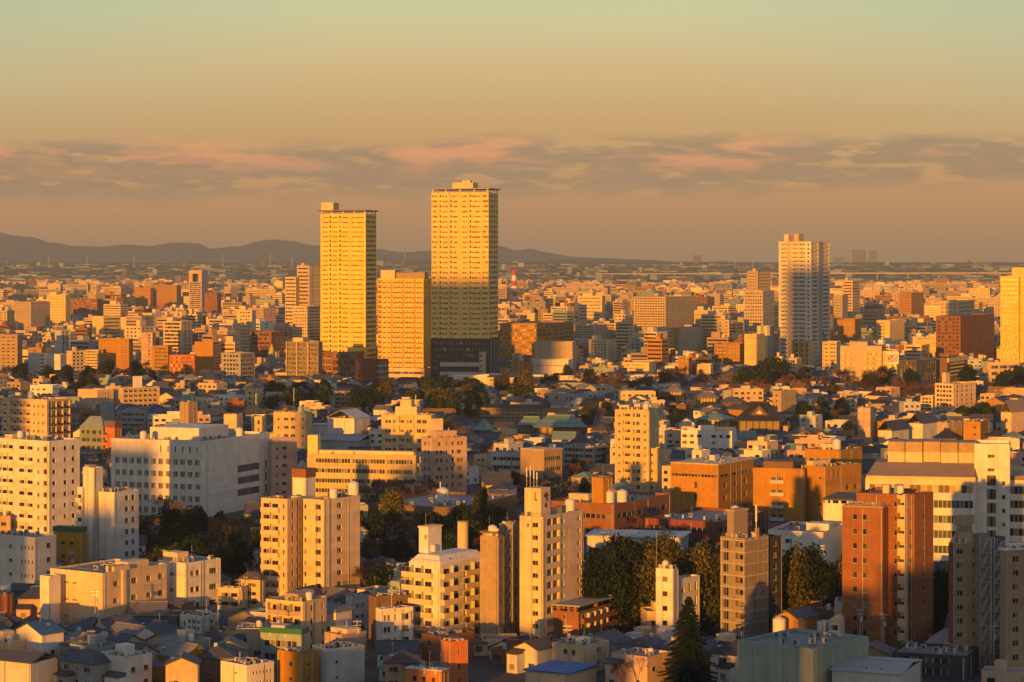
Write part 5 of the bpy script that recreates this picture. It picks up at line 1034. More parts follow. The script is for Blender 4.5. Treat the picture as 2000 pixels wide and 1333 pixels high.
def tree(kind, X, Y, h, rnd=random, wide=1.0):
    nm, desc = KINDN[kind]
    s = h; root = empty(nm, (X, Y, 0), rnd.uniform(0, 6.28)); root['category'] = 'tree'; root['group'] = {'b': 'leafless trees', 'p': 'leafless trees'}.get(kind[0] if kind in ('bare', 'pale') else '', 'evergreen trees')
    w = s*wide*rnd.uniform(.85, 1.15)
    if kind in ('bare', 'pale'):
        c, t = BARE[2] if kind == 'pale' else rnd.choice(BARE[:2])
        link('crown', c, root, scale=(w, w, s)); link('trunk', t, root, scale=(w, w, s))
    else:
        link('crown', rnd.choice(TP[kind]), root, scale=(w, w, s)); link('trunk', TRK, root, scale=(s, s, s))
    ITEMS.append((root, spx(X, Y), spy(h*.5, Y), desc, Y)); TREES.append((X, Y)); return root
TRND = random.Random(4)
def ptree(kind, px, top, base, wide=1.0):
    Y = depth_of(base); return tree(kind, wx(px, Y), Y, wz(top, Y)-0, TRND, wide)
# the tall evergreens right of centre
for (k, px, top, base, wd) in (('bigdark', 1165, 1085, 1240, .8), ('bigdark', 1200, 1062, 1236, .9), ('bigdark', 1248, 1060, 1232, .85), ('bigolive', 1278, 1052, 1236, .9), ('bigolive', 1318, 1066, 1238, .8), ('bigolive', 1352, 1072, 1236, .8), ('bigever', 1392, 1068, 1232, .9),
                               ('bigolive', 1545, 1076, 1240, .75), ('bigdark', 1575, 1072, 1238, .8), ('bigdark', 1606, 1092, 1236, .7), ('bigolive', 1634, 1100, 1232, .6), ('bigdark', 1840, 1110, 1262, .8), ('bigdark', 1400, 1110, 1215, .8), ('bigdark', 1225, 1050, 1200, .9), ('bigdark', 1300, 1056, 1205, .9)):
    ptree(k, px, top, base, wd)
# wood left of centre
wr = random.Random(12)
for i in range(46):
    px = wr.uniform(268, 512); base = wr.uniform(1058, 1168); k = wr.choice(('bare', 'bare', 'bare', 'pale', 'dark', 'ever'))
    if 300 < px < 440 and wr.random() < .35: k = wr.choice(('olive', 'ever', 'bigdark'))
    top = base-wr.uniform(55, 92)
    if px < 330: top = max(top, 1000)
    ptree(k, px, max(top, 992), base, wr.uniform(.8, 1.1))
for i in range(26): ptree(wr.choice(('bare', 'bare', 'pale', 'bare', 'dark')), wr.uniform(268, 512), wr.uniform(992, 1012), wr.uniform(1036, 1062), wr.uniform(.9, 1.2))
for px, top, base in ((322, 950, 1040), (350, 960, 1045), (378, 975, 1040), (335, 985, 1050)): ptree('pale', px, top, base, .7)
for i in range(34):
    px = wr.uniform(700, 1010); base = wr.uniform(1040, 1120); k = wr.choice(('bare', 'bare', 'bare', 'ever', 'bare', 'dark')); ptree(k, px, max(base-wr.uniform(45, 80), 985), base)
ptree('olive', 770, 965, 1060, .9); ptree('bigever', 940, 955, 1045, .55); ptree('olive', 712, 1050, 1120, .5)
for i in range(26):
    px = wr.uniform(1150, 1480); base = wr.uniform(1050, 1100); ptree(wr.choice(('bare', 'bare', 'pale')), px, base-wr.uniform(36, 60), base)
for i in range(12):
    px = wr.uniform(690, 860); base = wr.uniform(985, 1015); ptree(wr.choice(('bare', 'bare', 'pale')), px, base-wr.uniform(55, 85), base)
for i in range(26):
    px = wr.uniform(960, 1190); base = wr.uniform(930, 985); ptree(wr.choice(('bare', 'bare', 'dark')), px, base-wr.uniform(28, 50), base)
ptree('bare', 1215, 1262, 1365, .8)
ptree('ever', 1172, 1185, 1240, .7)
# park belts at middle distance: (px0, px1, base0, base1, count, kinds, h0, h1)
for (a, b_, c, d, n, ks, h0, h1) in ((0, 210, 752, 785, 30, ('bare', 'bare', 'pale', 'dark'), 10, 18), (185, 300, 742, 772, 12, ('bare', 'dark'), 12, 20), (525, 640, 790, 815, 22, ('dark', 'dark', 'ever'), 10, 17), (690, 950, 785, 830, 44, ('dark', 'ever', 'olive', 'bare'), 11, 19),
        (975, 1030, 775, 800, 6, ('ever', 'olive'), 14, 20), (1055, 1260, 755, 782, 36, ('bare', 'bare', 'dark', 'pale', 'bare'), 11, 19), (1260, 1470, 755, 775, 34, ('bare', 'dark', 'bare', 'pale', 'bare'), 12, 20), (1470, 1720, 755, 795, 54, ('bare', 'bare', 'bare', 'dark', 'pale'), 13, 22),
        (1700, 2000, 765, 800, 48, ('bare', 'bare', 'bare', 'dark', 'pale'), 12, 20), (1280, 1320, 800, 850, 5, ('dark', 'ever'), 9, 14), (1540, 1680, 812, 880, 20, ('bare', 'pale', 'dark'), 9, 15), (1870, 1960, 815, 850, 8, ('dark', 'ever'), 10, 14), (1140, 1200, 815, 850, 7, ('dark', 'ever'), 9, 14)):
    for i in range(n):
        base = wr.uniform(c, d); Y = depth_of(base); tree(wr.choice(ks), wx(wr.uniform(a, b_), Y), Y, wr.uniform(h0, h1), wr, 1.15)
ug = MB(); ur = random.Random(77)
for (a, b_, c, d, n) in ((262, 515, 1046, 1172, 3600), (700, 1015, 1038, 1190, 4200), (1140, 1650, 1095, 1240, 4200), (1150, 1500, 1036, 1100, 2200), (690, 860, 975, 1020, 1200), (960, 1195, 925, 990, 1800)):
    for i in range(n):
        base = ur.uniform(c, d); Y = depth_of(base); X = wx(ur.uniform(a, b_), Y); z = ur.uniform(.1, 2.6); s = ur.uniform(.5, 1.5); dv = Vector(rdir(ur))+Vector((0, -.6, 1)); dv.normalize(); p = dv.orthogonal().normalized()*s; q_ = dv.cross(p)
        c0 = Vector((X, Y, z)); ug.poly([tuple(c0-p), tuple(c0-q_*.6), tuple(c0+p), tuple(c0+q_*.6)], ur.choice(('leaf_dark', 'twig', 'leaf', 'twig', 'twig')))
tag(ug.build('undergrowth'), 'dark tangled undergrowth below the winter trees', None, kind='stuff')
for i in range(40):
    px = ur.uniform(705, 1000); base = ur.uniform(1090, 1200); Y = depth_of(base); tree(ur.choice(('bare', 'bare', 'bare', 'dark')), wx(px, Y), Y, ur.uniform(9, 15), ur)
# the big conifer in front
Yc = 505.; root = empty('conifer_tree', (wx(1345, Yc), Yc, 0)); tag(root, 'big dark green conifer in the foreground, beside the slim white corner building', 'tree')
hc = wz(1160, Yc); link('crown', conifer(3, 26000), root, scale=(hc*.86, hc*.86, hc)); q = MB(); q.bar((0,0,0), (0,0,hc*.97), (.35, .04), 'bark', 8); q.build('trunk', root); LAND.append((1345, 1250, 'big dark conifer')); KEEP.append((1283, 1415, 1160, 1333, Yc)); FOOT.append((wx(1345, Yc), Yc, 7, 10, 10, 0))
LAND.append((400, 1080, 'dark wood')); LAND.append((1200, 1130, 'tall evergreens')); LAND.append((1570, 1140, 'evergreens by the white annexe'))

# ================================================================== VIADUCT, ROADS, FAR STRIPS
def strip(name, label, cat, pxs, Y0, Y1, ztop, zbot, wdt, mat, piers=0, pmat='concrete', bar=0):
    x0, x1 = wx(pxs[0], Y0), wx(pxs[1], Y1); ln = math.hypot(x1-x0, Y1-Y0); a = math.atan2(Y1-Y0, x1-x0)
    root = empty(name, (x0, Y0, 0), a); tag(root, label, cat); q = MB(); q.box(0, ln, 0, wdt, zbot, ztop, mat)
    if bar: q.box(0, ln, -.3, 0-.003, ztop-.6, ztop+bar, mat); q.box(0, ln, wdt+.003, wdt+.3, ztop-.6, ztop+bar, mat)
    q.build('deck', root)
    if piers:
        n = int(ln/piers); me = MB(); me.box(-1.2, 1.2, wdt*.25, wdt*.75, 0, zbot-.004, pmat); mm = me.mesh('pier')
        for i in range(min(n, 90)): link('pier', mm, root, ((i+.5)*ln/n, 0, 0))
    return root
Yv = depth_of(757)
strip('railway_viaduct', 'long pale railway viaduct with a smooth curved parapet behind the park trees', 'viaduct', (885, 1445), Yv, Yv, wz(737, Yv), wz(748, Yv)+1, 12, 'white', 30, 'concrete', 1.2); LAND.append((1160, 738, 'pale railway viaduct')); KEEP.append((885, 1445, 733, 744, Yv))
I = bld('station_roof', 'white barrel-roofed hall on the railway viaduct below the tallest tower', 'station', 925, 990, 996, 736, 762, 8, 'white', 1, roof=[('V', .12, 'white')], clutter=False)
Ye = depth_of(572); strip('expressway', 'pinkish elevated expressway crossing the far city, right part', 'expressway', (1690, 2050), Ye+300, Ye-500, 20, 14, 22, 'pink', 60, bar=1.5)
Ye = depth_of(572); strip('expressway', 'pinkish elevated expressway behind the red and white chimney', 'expressway', (970, 1530), Ye+500, Ye+300, 20, 14, 22, 'pink', 60, bar=1.5)
Ye = depth_of(600); strip('expressway', 'nearer orange-lit elevated road at the chimney foot', 'expressway', (975, 1420), Ye, Ye-100, 17, 11, 20, 'beige', 50, bar=1.5)
strip('bridge', 'pale thin river bridge far away right of the stepped tower', 'bridge', (1500, 2100), 10300, 10700, 47, 43, 20, 'cream', 140, bar=1)
strip('bridge', 'pale thin river bridge far away left of the stepped tower', 'bridge', (1165, 1470), 10600, 10700, 43, 40, 20, 'lgrey', 140, bar=1)
# ================================================================== FILLER: HOUSES, BLOCKS, FAR CITY
fr = random.Random(21)
def hits(x, y, r, m=1.0):
    for f in FOOT:
        dx, dy = x-f[0], y-f[1]
        if abs(dx) > f[2]+r+40 or abs(dy) > f[2]+r+40: continue
        c, s = math.cos(-f[5]), math.sin(-f[5]); lx, ly = dx*c-dy*s, dx*s+dy*c
        if abs(lx) < f[3]/2+r*m and abs(ly) < f[4]/2+r*m: return True
    return False
def screens(x, y, w, h):
    a, b = spx(x-w/2, y-w/2), spx(x+w/2, y-w/2); t = spy(h, y-w/2)
    for k in KEEP:
        if k[4] > y-5 and b > k[0]+1 and a < k[1]-1 and t < k[3]: return True
    return False
TG = {}
for X, Y in TREES: TG.setdefault((int(X//20), int(Y//20)), []).append((X, Y))
def near_tree(x, y, r):
    for i in (-1, 0, 1):
        for j in (-1, 0, 1):
            for (a, b) in TG.get((int(x//20)+i, int(y//20)+j), ()):
                if abs(a-x) < r and abs(b-y) < r: return True
    return False
HW = ['white','cream','beige','lgrey','tan','grey','cream','pink','white','lgrey','beige','white','cream','teal']
HR = ['tile_grey','tile_grey','tile_blue','tile_brown','tile_dark','tile_grey','slate','roof_flat','patina','roof_red','tile_brown','tile_dark','roof_light']
CW = {'white':'white','cream':'cream','beige':'beige','lgrey':'pale grey','tan':'tan','grey':'grey','pink':'pinkish','sand':'ochre','teal':'grey-green','bluegrey':'blue-grey','orange':'orange','brick':'brick-brown','yellow':'golden','gold':'golden','rust':'rusty brown','taupe':'taupe','brown':'dark brown','steel':'steel grey','dgrey':'charcoal'}
CR = {'tile_grey':'grey tiled','tile_blue':'dark-blue tiled','tile_brown':'brown tiled','tile_dark':'black tiled','slate':'slate','roof_flat':'dark','patina':'green copper','roof_red':'red tiled','roof_light':'pale','roof_blue':'blue metal','roof_tan':'tan'}
def house_geo(w, d, h, style, wall, roof, q_wall, q_roof, rnd, lod):
    """style: gx gable ridge along x, gy, hip, flat.  lod 2 leaves windows to real parts."""
    q_wall.box(-w/2, w/2, -d/2, d/2, 0, h, wall, False)
    rise = min(w, d)*rnd.uniform(.24, .36)
    if style == 'hip': hip(q_roof, w/2+.45, d/2+.45, h, rise, roof)
    elif style in ('gx', 'gy'):
        ax = style[1]; gable(q_roof, w/2+.4, d/2+.4, h-.12, rise, roof, ax)
        if ax == 'x':
            for s in (-1, 1): q_wall.poly([(s*w/2, -d/2, h), (s*w/2, d/2, h), (s*w/2, 0, h+rise*.9)], wall)
        else:
            for s in (-1, 1): q_wall.poly([(-w/2, s*d/2, h), (w/2, s*d/2, h), (0, s*d/2, h+rise*.9)], wall)
    else:
        q_roof.box(-w/2+.2, w/2-.2, -d/2+.2, d/2-.2, h+.01, h+.05, roof)
        for (a, b, c, e) in ((-w/2, w/2, -d/2, -d/2+.2), (-w/2, w/2, d/2-.2, d/2), (-w/2, -w/2+.2, -d/2+.2, d/2-.2), (w/2-.2, w/2, -d/2+.2, d/2-.2)): q_wall.box(a, b, c, e, h+.003, h+.7, wall, False)
        if rnd.random() < .6: q_wall.box(-w*.2, w*.1, -d*.1, d*.3, h+.05, h+2.4, wall)
    nf = max(1, int(h/2.9))
    if lod < 2:
        for f in range(nf):
            z = .9+f*2.9
            n = max(1, int(w/3))
            for i in range(n):
                if rnd.random() < .85:
                    c = -w/2+w*(i+.5)/n; ww = rnd.uniform(.6, 1.1); q_wall.poly([(c-ww, -d/2-.03, z), (c+ww, -d/2-.03, z), (c+ww, -d/2-.03, z+1.3), (c-ww, -d/2-.03, z+1.3)], 'glass')
            n = max(1, int(d/3.5))
            for i in range(n):
                if rnd.random() < .7:
                    c = -d/2+d*(i+.5)/n; q_wall.poly([(w/2+.03, c-.6, z), (w/2+.03, c+.6, z), (w/2+.03, c+.6, z+1.2), (w/2+.03, c-.6, z+1.2)], 'glass')
    return nf
HCOUNT = 0
def add_house(x, y, rot, w, d, h, style, wall, roof, lod, rnd):
    global HCOUNT
    root = empty('house', (x, y, 0), rot); root['category'] = 'house'; root['group'] = 'low houses'
    qw, qr = MB(), MB(); nf = house_geo(w, d, h, style, wall, roof, qw, qr, rnd, lod)
    qw.build('wall', root); qr.build('roof', root)
    if lod == 2:
        for f in range(nf):
            z = .9+f*2.9; n = max(1, int(w/3.2)); bal = f > 0 and rnd.random() < .45
            for i in range(n):
                if rnd.random() < .85: link('window', window_mesh(rnd.choice((1.0, 1.6, 2.0)), 1.2 if not bal else 1.2, 's'), root, (-w/2+w*(i+.5)/n, -d/2-.03, z))
            if bal:
                q = MB(); a0 = -w/2+.3; a1 = rnd.choice((0, w/2-.3)); q.box(a0, a1, -d/2-1.1, -d/2-.003, z-1.0, z-.85, 'concrete'); q.box(a0, a1, -d/2-1.1, -d/2-1.0, z-.85, z+.15, rnd.choice(('frame', 'cream', 'brown'))); q.build('balcony', root)
            n = max(1, int(d/3.6))
            for i in range(n):
                if rnd.random() < .65: link('window', window_mesh(1.2, 1.1, 's'), root, (w/2+.03, -d/2+d*(i+.5)/n, z), math.pi/2)
        if rnd.random() < .55:
            ew, ed, eh = w*rnd.uniform(.35, .55), rnd.uniform(1.8, 3.2), rnd.uniform(2.8, 3.2) if rnd.random() < .6 else h*.8; sx = rnd.choice((-1, 1)); ex = sx*(w/2-ew/2-.15)
            q = MB(); q.box(ex-ew/2, ex+ew/2, -d/2-ed, -d/2-.004, 0, eh, wall, False); q.hexa([(ex-ew/2-.2,-d/2-ed-.3,eh-.02),(ex+ew/2+.2,-d/2-ed-.3,eh-.02),(ex+ew/2+.2,-d/2-.004,eh+.8),(ex-ew/2-.2,-d/2-.004,eh+.8)], [(ex-ew/2-.2,-d/2-ed-.3,eh+.13),(ex+ew/2+.2,-d/2-ed-.3,eh+.13),(ex+ew/2+.2,-d/2-.004,eh+.95),(ex-ew/2-.2,-d/2-.004,eh+.95)], roof if style != 'flat' else 'tile_grey'); q.build('extension', root)
            link('window', window_mesh(1.4, 1.1, 's'), root, (ex, -d/2-ed-.03, .9))
        if style != 'flat' and rnd.random() < .5:
            q = MB(); q.box(-.35, .35, -.35, .35, h*.6, h+rnd.uniform(1.6, 2.6), rnd.choice(('brick', 'lgrey', 'metal'))); q.build('chimney', root, (w*rnd.uniform(-.3, .3), d*.2, 0))
        if rnd.random() < .5: link('air_conditioner', ac_mesh(), root, (w/2-.8, -d/2-.35, .1))
        if rnd.random() < .5:
            q = MB(); q.bar((0,0,-2), (0,0,2.2), .035, 'metal'); q.bar((-.5,0,2.0), (.5,0,2.0), .02, 'metal'); q.bar((-.35,0,1.7), (.35,0,1.7), .02, 'metal'); q.build('antenna', root, (rnd.uniform(-.3,.3)*w, 0, h+1.5))
        if style == 'flat':
            for _ in range(rnd.randint(2, 5)): link('air_conditioner', ac_mesh(), root, (rnd.uniform(-.38, .38)*w, rnd.uniform(-.38, .38)*d, h+.05), rnd.choice((0, 1.57)))
            q = MB(); q.box(-w/2+.3, w/2-.3, -d/2+.1, -d/2+.15, h+1.15, h+1.2, 'metal')
            for k in range(int(w/1.2)): q.box(-w/2+.3+k*1.2, -w/2+.34+k*1.2, -d/2+.1, -d/2+.14, h+.7, h+1.15, 'metal')
            q.build('railing', root)
        if style == 'flat' and rnd.random() < .6: link('water_tank', tank_mesh(), root, (w*.25, 0, h+.05), 0, (.6, .6, .6))
        if rnd.random() < .3: link('satellite_dish', dish_mesh(), root, (-w*.3, -d*.3, h))
    sz = 'small' if w < 8 else 'wide' if w > 10.5 else 'two-storey' if nf == 2 else 'tall'
    st = {'hip': 'hipped', 'gx': 'ridged', 'gy': 'front-gabled', 'flat': 'flat'}[style]
    rf = f'{CR[roof]} {st} roof' if st != 'flat' else f'flat {CR[roof]} roof'
    ITEMS.append((root, spx(x, y), spy(h*.6, y), f'{sz} {CW[wall]} house with {rf}', y))
PL = {}
# near and mid houses on a jittered plot grid with rows sharing a direction
cands = []
yy = 512.0
while yy < 1990:
    step = 9.8 if yy < 760 else 14 if yy < 1100 else 15.5
    half = .2128*yy+20; x = -half
    while x < half:
        px_, py_ = spx(x, yy), spy(0, yy)
        px_ = px_; jx, jy = x+fr.uniform(-2.5, 2.5), yy+fr.uniform(-2.5, 2.5)
        blk = (int(jx//70), int(jy//70)); rot = random.Random(blk[0]*91+blk[1]*13).uniform(-.75, .2)
        cands.append((jx, jy, rot)); x += step
    yy += step*.92
def zone_skip(px, py):
    if 262 < px < 508 and 1008 < py < 1160: return .98        # wood
    if 700 < px < 1420 and 985 < py < 1130: return .97         # campus park
    if 1140 < px < 1640 and 1100 < py < 1240: return .97       # evergreens
    if 1420 < px < 1700 and 985 < py < 1100: return .97
    if 1000 < px < 1200 and 930 < py < 985: return .8
    if 268 < px < 700 and 985 < py < 1050: return .7
    return .06
stuff_mb = MB(); nh = 0; HS = []
for (x, y, rot) in cands:
    px_, py_ = spx(x, y), spy(0, y)
    if not (-60 < px_ < 2060): continue
    if fr.random() < zone_skip(px_, py_): continue
    flat = fr.random() < (.34 if y < 1000 else .2)
    w, d = fr.uniform(7, 11.5), fr.uniform(7, 11); h = fr.choice((5.4, 5.8, 6.0, 8.6)) if not flat else fr.choice((6.5, 9.0, 9.2, 12.0) if y > 700 else (6.5, 9))
    if y > 1050 and fr.random() < .05: w, d, h, flat = fr.uniform(14, 24), fr.uniform(9, 12), fr.choice((9, 12, 15)), True
    if y < 760: w *= .86; d *= .86
    if hits(x, y, max(w, d)*.5, .9) or near_tree(x, y, 3.5 if y > 760 else 5): continue
    if screens(x, y, w, h+2.2):
        h = 5.2; flat = False
        if screens(x, y, w, h+1.8):
            h = 2.9; flat = fr.random() < .4
            if y > 900 or screens(x, y, w, h+1.2): continue
    style = 'flat' if flat else fr.choice(('gx', 'gy', 'hip', 'hip', 'gx'))
    wall = fr.choice(HW) if fr.random() < .9 else fr.choice(('orange', 'brick', 'brown'))
    roof = fr.choice(HR[:9] if not flat else ['roof_flat', 'roof_light', 'roof_tan', 'roof_flat'])
    if roof == 'patina' and fr.random() < (.5 if y > 760 else .85): roof = 'tile_blue'
    if fr.random() < .03: roof = 'roof_blue' if not flat else roof
    FOOT_R = max(w, d)
    HS.append((y, x, rot, w, d, h, style, wall, roof))
HS.sort(key=lambda s: -(s[3]*s[5])/(s[0]**2)*1.0)
for i, (y, x, rot, w, d, h, style, wall, roof) in enumerate(HS):
    rnd = random.Random(i*17+3)
    if i < 295: add_house(x, y, rot, w, d, h, style, wall, roof, 2 if y < 760 else 1, rnd)
    else:
        stuff_mb.at(x, y, 0, rot); house_geo(w, d, h, style, wall, roof, stuff_mb, stuff_mb, rnd, 1 if y < 1500 else 1)
tag(stuff_mb.build('distant_houses'), 'mass of small tiled houses spreading across the middle distance', None, kind='stuff')
# streets between the houses: low garden trees as ground clutter
pr = random.Random(9); npole = 0
while npole < 26:
    y = pr.uniform(515, 720); px_ = pr.uniform(10, 1990); x = wx(px_, y)
    if hits(x, y, 1, 1) or any(abs(x-s[1]) < s[3]*.55+.4 and abs(y-s[0]) < s[4]*.6+.4 for s in HS) or near_tree(x, y, 3): continue
    npole += 1; root = empty('utility_pole', (x, y, 0), pr.uniform(-.6, .2)); root['category'] = 'pole'; root['group'] = 'utility poles'
    q = MB(); q.bar((0,0,0), (0,0,11), (.17,.11), 'concrete', 8); q.build('post', root); q = MB()
    for z in (10.5, 9.7): q.box(-.95, .95, -.06, .06, z, z+.12, 'metal')
    for sx in (-.8, -.3, .3, .8): q.cyl(sx, 0, 10.62, 10.85, .06, .05, 6, 'white_paint')
    q.build('crossarm', root); q = MB(); q.cyl(.35, 0, 8.0, 9.0, .27, .27, 10, 'lgrey'); q.build('transformer', root)
    ITEMS.append((root, px_, spy(8, y), 'concrete utility pole with crossarms', y))
# ---- the dense city beyond
def block_geo(q, w, d, h, wall, roof, rnd, rows=True):
    q.box(-w/2, w/2, -d/2, d/2, 0, h, wall, False)
    q.poly([(-w/2+.4,-d/2+.4,h+.05),(w/2-.4,-d/2+.4,h+.05),(w/2-.4,d/2-.4,h+.05),(-w/2+.4,d/2-.4,h+.05)], roof)
    pw, pd = rnd.uniform(.2, .45)*w, rnd.uniform(.3, .5)*d; px_, py_ = rnd.uniform(-.25, .25)*w, rnd.uniform(-.2, .2)*d
    q.box(px_-pw/2, px_+pw/2, py_-pd/2, py_+pd/2, h+.06, h+rnd.uniform(2.5, 5), wall, False)
    if rnd.random() < .5: q.cyl(-px_, py_, h+.06, h+2.5, 1.3, 1.3, 8, 'antenna_white')
    st = rnd.choice('rrrwwbbn')
    if st == 'n' and w > 14: st = 'r'
    fh = 3.3; nf = int((h-1)/fh)
    for f in range(nf):
        z = h-1-(f+1)*fh+1.0
        if st == 'r':
            q.poly([(-w*.46,-d/2-.06,z),(w*.46,-d/2-.06,z),(w*.46,-d/2-.06,z+1.4),(-w*.46,-d/2-.06,z+1.4)], 'glass')
            q.poly([(w/2+.06,-d*.42,z),(w/2+.06,d*.42,z),(w/2+.06,d*.42,z+1.4),(w/2+.06,-d*.42,z+1.4)], 'glass')
        elif st == 'w':
            n = max(2, int(w/4))
            for i in range(n):
                c = -w/2+w*(i+.5)/n; q.poly([(c-1,-d/2-.06,z),(c+1,-d/2-.06,z),(c+1,-d/2-.06,z+1.5),(c-1,-d/2-.06,z+1.5)], 'glass')
            n = max(1, int(d/5))
            for i in range(n):
                c = -d/2+d*(i+.5)/n; q.poly([(w/2+.06,c-.8,z),(w/2+.06,c+.8,z),(w/2+.06,c+.8,z+1.4),(w/2+.06,c-.8,z+1.4)], 'glass')
        elif st == 'b':
            q.box(-w*.45, w*.45, -d/2-1.3, -d/2-.003, z-1.0, z, wall)
            q.poly([(-w*.45,-d/2-.05,z),(w*.45,-d/2-.05,z),(w*.45,-d/2-.05,z+1.5),(-w*.45,-d/2-.05,z+1.5)], 'glass')
            q.poly([(w/2+.06,-d*.1,z),(w/2+.06,d*.1,z),(w/2+.06,d*.1,z+1.2),(w/2+.06,-d*.1,z+1.2)], 'glass')
    return st
BW = ['cream','white','beige','yellow','sand','tan','pink','orange','brick','tan','grey','sand','cream','yellow','beige','taupe','beige','teal','sand','cream']
BS = []
GRID = {}
def free(x, y, r):
    g = 60
    for i in (-1, 0, 1):
        for j in (-1, 0, 1):
            for (a, b, c) in GRID.get((int(x//g)+i, int(y//g)+j), ()):
                if (a-x)**2+(b-y)**2 < ((c+r)*.86)**2: return False
    GRID.setdefault((int(x//g), int(y//g)), []).append((x, y, r)); return True
def fill(n, p0, p1, hmin, hmax, wmin, wmax, pw=1.0):
    for _ in range(n):
        base = p0+(p1-p0)*(fr.random()**pw); Y = depth_of(base); px_ = fr.uniform(-40, 2040); x = wx(px_, Y)
        w, d = fr.uniform(wmin, wmax), fr.uniform(wmin, wmax)*.8; h = hmin+(hmax-hmin)*fr.random()**2.2
        if h < 14 and w > 30: w *= 1.2
        if hits(x, Y, max(w, d)*.5, .8): continue
        if Y < 2500 and near_tree(x, Y, 6): continue
        if screens(x, Y, w, h+4):
            h *= .55
            if h < 6 or screens(x, Y, w, h+4): continue
        if not free(x, Y, max(w, d)*.55): continue
        BS.append((w*h/Y/Y, x, Y, fr.uniform(-.75, -.05), w, d, h, fr.choice(BW)))
fill(900, 690, 742, 9, 34, 11, 24)
fill(1300, 640, 700, 9, 38, 12, 30)
fill(1500, 600, 650, 9, 40, 14, 42)
fill(1500, 568, 605, 9, 42, 18, 60)
fill(550, 556, 573, 7, 24, 24, 80)
BS.sort(key=lambda s: -s[0])
sm = MB()
for i, (_, x, Y, rot, w, d, h, wall) in enumerate(BS):
    rnd = random.Random(i*7+1); roof = rnd.choice(('roof_flat', 'roof_light', 'roof_tan', 'roof_flat'))
    if i < 290:
        root = empty('city_building', (x, Y, 0), rot); root['category'] = 'building'; root['group'] = 'city blocks in the distance'
        q = MB(); st = block_geo(q, w, d, h, wall, roof, rnd); q.build('wall', root)
        s = {'r': 'window-banded', 'w': 'square-windowed', 'b': 'balconied', 'n': 'blank-walled'}[st]
        ITEMS.append((root, spx(x, Y), spy(h*.6, Y), f'{"tall " if h > 24 else "low " if h < 13 else ""}{CW[wall]} {s} block', Y))
    else:
        sm.at(x, Y, 0, rot); block_geo(sm, w, d, h, wall, roof, rnd)
tag(sm.build('distant_city'), 'mass of small distant city blocks fading towards the plain', None, kind='stuff')
# far plain: low woods, sheds and tiny towers
q = MB(); wd = MB()
for _ in range(2300):
    Y = fr.uniform(8000, 14800); X = wx(fr.uniform(-40, 2040), Y); w = fr.uniform(14, 90); h = fr.uniform(4, 12) if fr.random() < .93 else fr.uniform(14, 34)
    if h > 13: w = fr.uniform(14, 34)
    z = max(0, rise_z(Y)); q.at(X, Y, z, fr.uniform(-.5, .3)); q.box(-w/2, w/2, -10, 10, -4, h, fr.choice(('dgrey', 'slate', 'tile_blue', 'bluegrey', 'bluegrey', 'tile_grey', 'brown', 'teal', 'grey')), False)  # dark wall tones stand in for the plain lying out of the sun
tag(q.build('far_suburbs'), 'hazy low suburbs on the far plain beyond the expressways', None, kind='stuff')
for _ in range(4200):
    Y = fr.uniform(8300, 15600)**1.0; X = wx(fr.uniform(-40, 2040), Y); w = fr.uniform(40, 260); h = fr.uniform(4, 11) if Y < 14300 else fr.uniform(8, 20)
    wd.at(X, Y, max(0, rise_z(Y))-1, fr.uniform(-.2, .2))
    k = 7; b0 = [(w/2*math.cos(6.283*i/k), 25*math.sin(6.283*i/k), 0) for i in range(k)]; t0 = [(p[0]*.7, p[1]*.7, h*fr.uniform(.6, 1.1)) for p in b0]; wd.hexa(b0, t0, 'leaf_dark', False)
tag(wd.build('far_woods'), 'dark hazy belt of woods along the horizon', None, kind='stuff')
# skyline silhouettes
for (a, b_, top, lab) in ((1665, 1690, 488, 'widest blue-grey block of the hazy tower cluster on the horizon'), (1698, 1712, 490, 'slimmer blue-grey tower right of the widest block in the hazy cluster'), (1628, 1646, 503, 'low wide hazy block left of the horizon tower cluster'), (1354, 1368, 499, 'small stepped hazy tower on the horizon left of the stepped tower'), (1392, 1418, 510, 'low hazy block on the horizon beside the stepped hazy tower'), (316, 336, 512, 'low hazy block on the left horizon below the hills'), (1940, 1962, 512, 'faint low hazy block on the right horizon'), (789, 793, 492, 'thin pale horizon mast tower between the yellow towers')):
    Y = 15500; w = wx(b_, Y)-wx(a, Y); h = wz(top, Y); r = empty('distant_tower', (wx((a+b_)/2, Y), Y, 0), -.2); tag(r, lab, 'tower block')
    q = MB(); q.box(-w/2, w/2, -w/3, w/3, 0, h, 'slate', False)  # dark slate makes the horizon towers look unlit, shade put into the colour
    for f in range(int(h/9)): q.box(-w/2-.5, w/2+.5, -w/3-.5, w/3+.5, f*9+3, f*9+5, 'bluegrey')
    q.build('wall', r)
for px_, top in ((95, 500), (170, 497), (262, 499), (435, 497), (528, 495), (570, 502), (1436, 492), (1470, 500), (1905, 497)):
    Y = 13000; r = empty('lattice_mast', (wx(px_, Y), Y, 0)); h = wz(top, Y); q = MB()
    for s1 in (-1, 1):
        for s2 in (-1, 1): q.bar((s1*5, s2*5, 0), (s1*.8, s2*.8, h), .7, 'grey')
    for k in range(6): z = h*k/6; w = 5-4.2*k/6; q.bar((-w, -w, z), (w, -w, z+h/6), .5, 'grey'); q.bar((w, -w, z), (-w, -w, z+h/6), .5, 'grey')
    for k in (.7, .82, .93): q.bar((-9, 0, h*k), (9, 0, h*k), .6, 'grey')
    q.build('lattice', r); r['category'] = 'mast'; r['group'] = 'masts on the horizon'; ITEMS.append((r, px_, 505, 'thin grey lattice mast', Y))

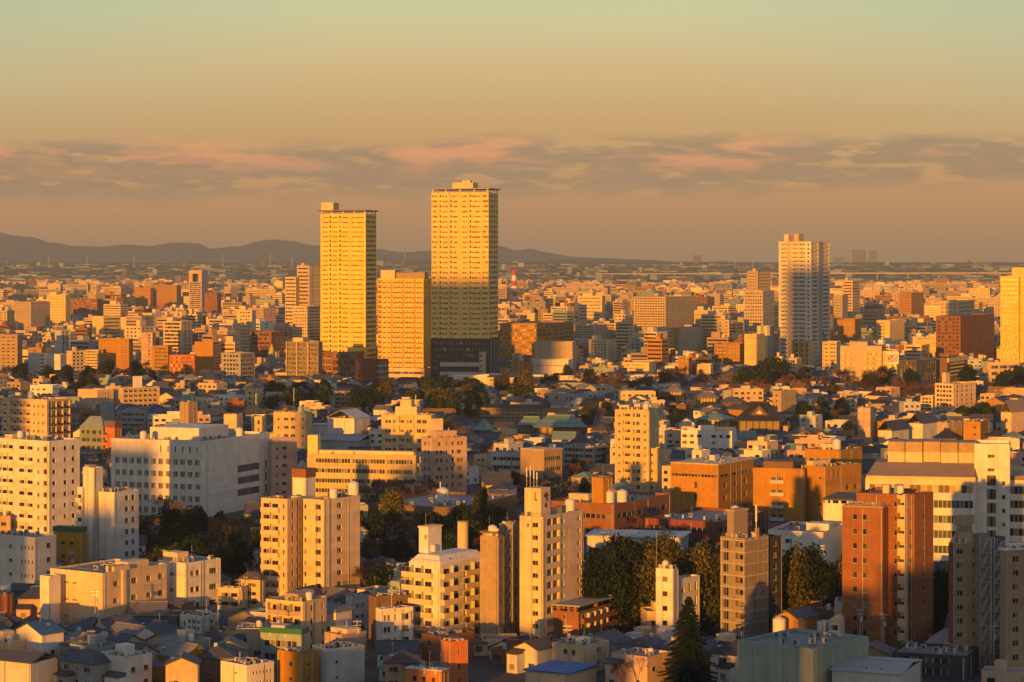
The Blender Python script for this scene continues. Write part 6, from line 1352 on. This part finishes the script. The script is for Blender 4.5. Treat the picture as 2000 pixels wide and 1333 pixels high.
# ================================================================== labels of the filler things
def relation(px, py, Y):
    best = min(LAND, key=lambda l: abs(l[0]-px)+1.7*abs(l[1]-py)); dx, dy = px-best[0], py-best[1]
    if abs(dx) > 1.2*abs(dy): rel = 'right of' if dx > 0 else 'left of'
    else: rel = 'below' if dy > 0 else 'above'
    return rel, best[2]
from collections import defaultdict
buckets = defaultdict(list)
_I2 = []
for it in ITEMS:
    d_ = it[3]; rel, ln = relation(it[1], it[2], it[4])
    if len((d_+' '+rel+' the '+ln).split()) > 15: d_ = d_.split(' ', 1)[1]
    _I2.append((it[0], it[1], it[2], d_, it[4]))
ITEMS = _I2
for (o, px_, py_, desc, Y) in ITEMS:
    rel, ln = relation(px_, py_, Y); buckets[(desc, rel, ln)].append((px_, py_, o))
ORD = ['leftmost', 'second-leftmost', 'third-leftmost', 'fourth-leftmost', 'fifth-leftmost', 'sixth-leftmost', 'seventh-leftmost', 'eighth-leftmost', 'ninth-leftmost', 'tenth-leftmost']
for (desc, rel, ln), lst in buckets.items():
    lst.sort(key=lambda s: s[0]); base = f'{desc} {rel} the {ln}'
    if len(lst) == 1: lst[0][2]['label'] = base
    elif len(lst) == 2: lst[0][2]['label'] = 'left: '+base; lst[1][2]['label'] = 'right: '+base
    else:
        for i, (_, py_, o) in enumerate(lst):
            o['label'] = (ORD[i]+': ' if i < len(lst)-1 and i < 10 else 'rightmost: ' if i == len(lst)-1 else f'{i+1}th-leftmost: ')+base

# ================================================================== haze
m = bpy.data.materials.new('haze_air'); m.use_nodes = True; nt = m.node_tree; nt.nodes.clear()
pv = N('ShaderNodeVolumePrincipled'); pv.inputs['Color'].default_value = (.54, .68, .78, 1); pv.inputs['Density'].default_value = HAZE = 5.0e-5; pv.inputs['Anisotropy'].default_value = 0.0
om = N('ShaderNodeOutputMaterial'); L(pv.outputs[0], om.inputs['Volume']); MATS['haze_air'] = m
q = MB(); q.box(-16500, 16500, -1600, 27000, -1.5, 350, 'haze_air'); tag(q.build('haze'), 'warm evening haze over the whole city', None, kind='stuff')
print('OBJECTS', len(bpy.data.objects), 'tris', sum(len(o.data.polygons) for o in bpy.data.objects if o.type == 'MESH'), 'HS', len(HS), 'BS', len(BS), 'items', len(ITEMS))
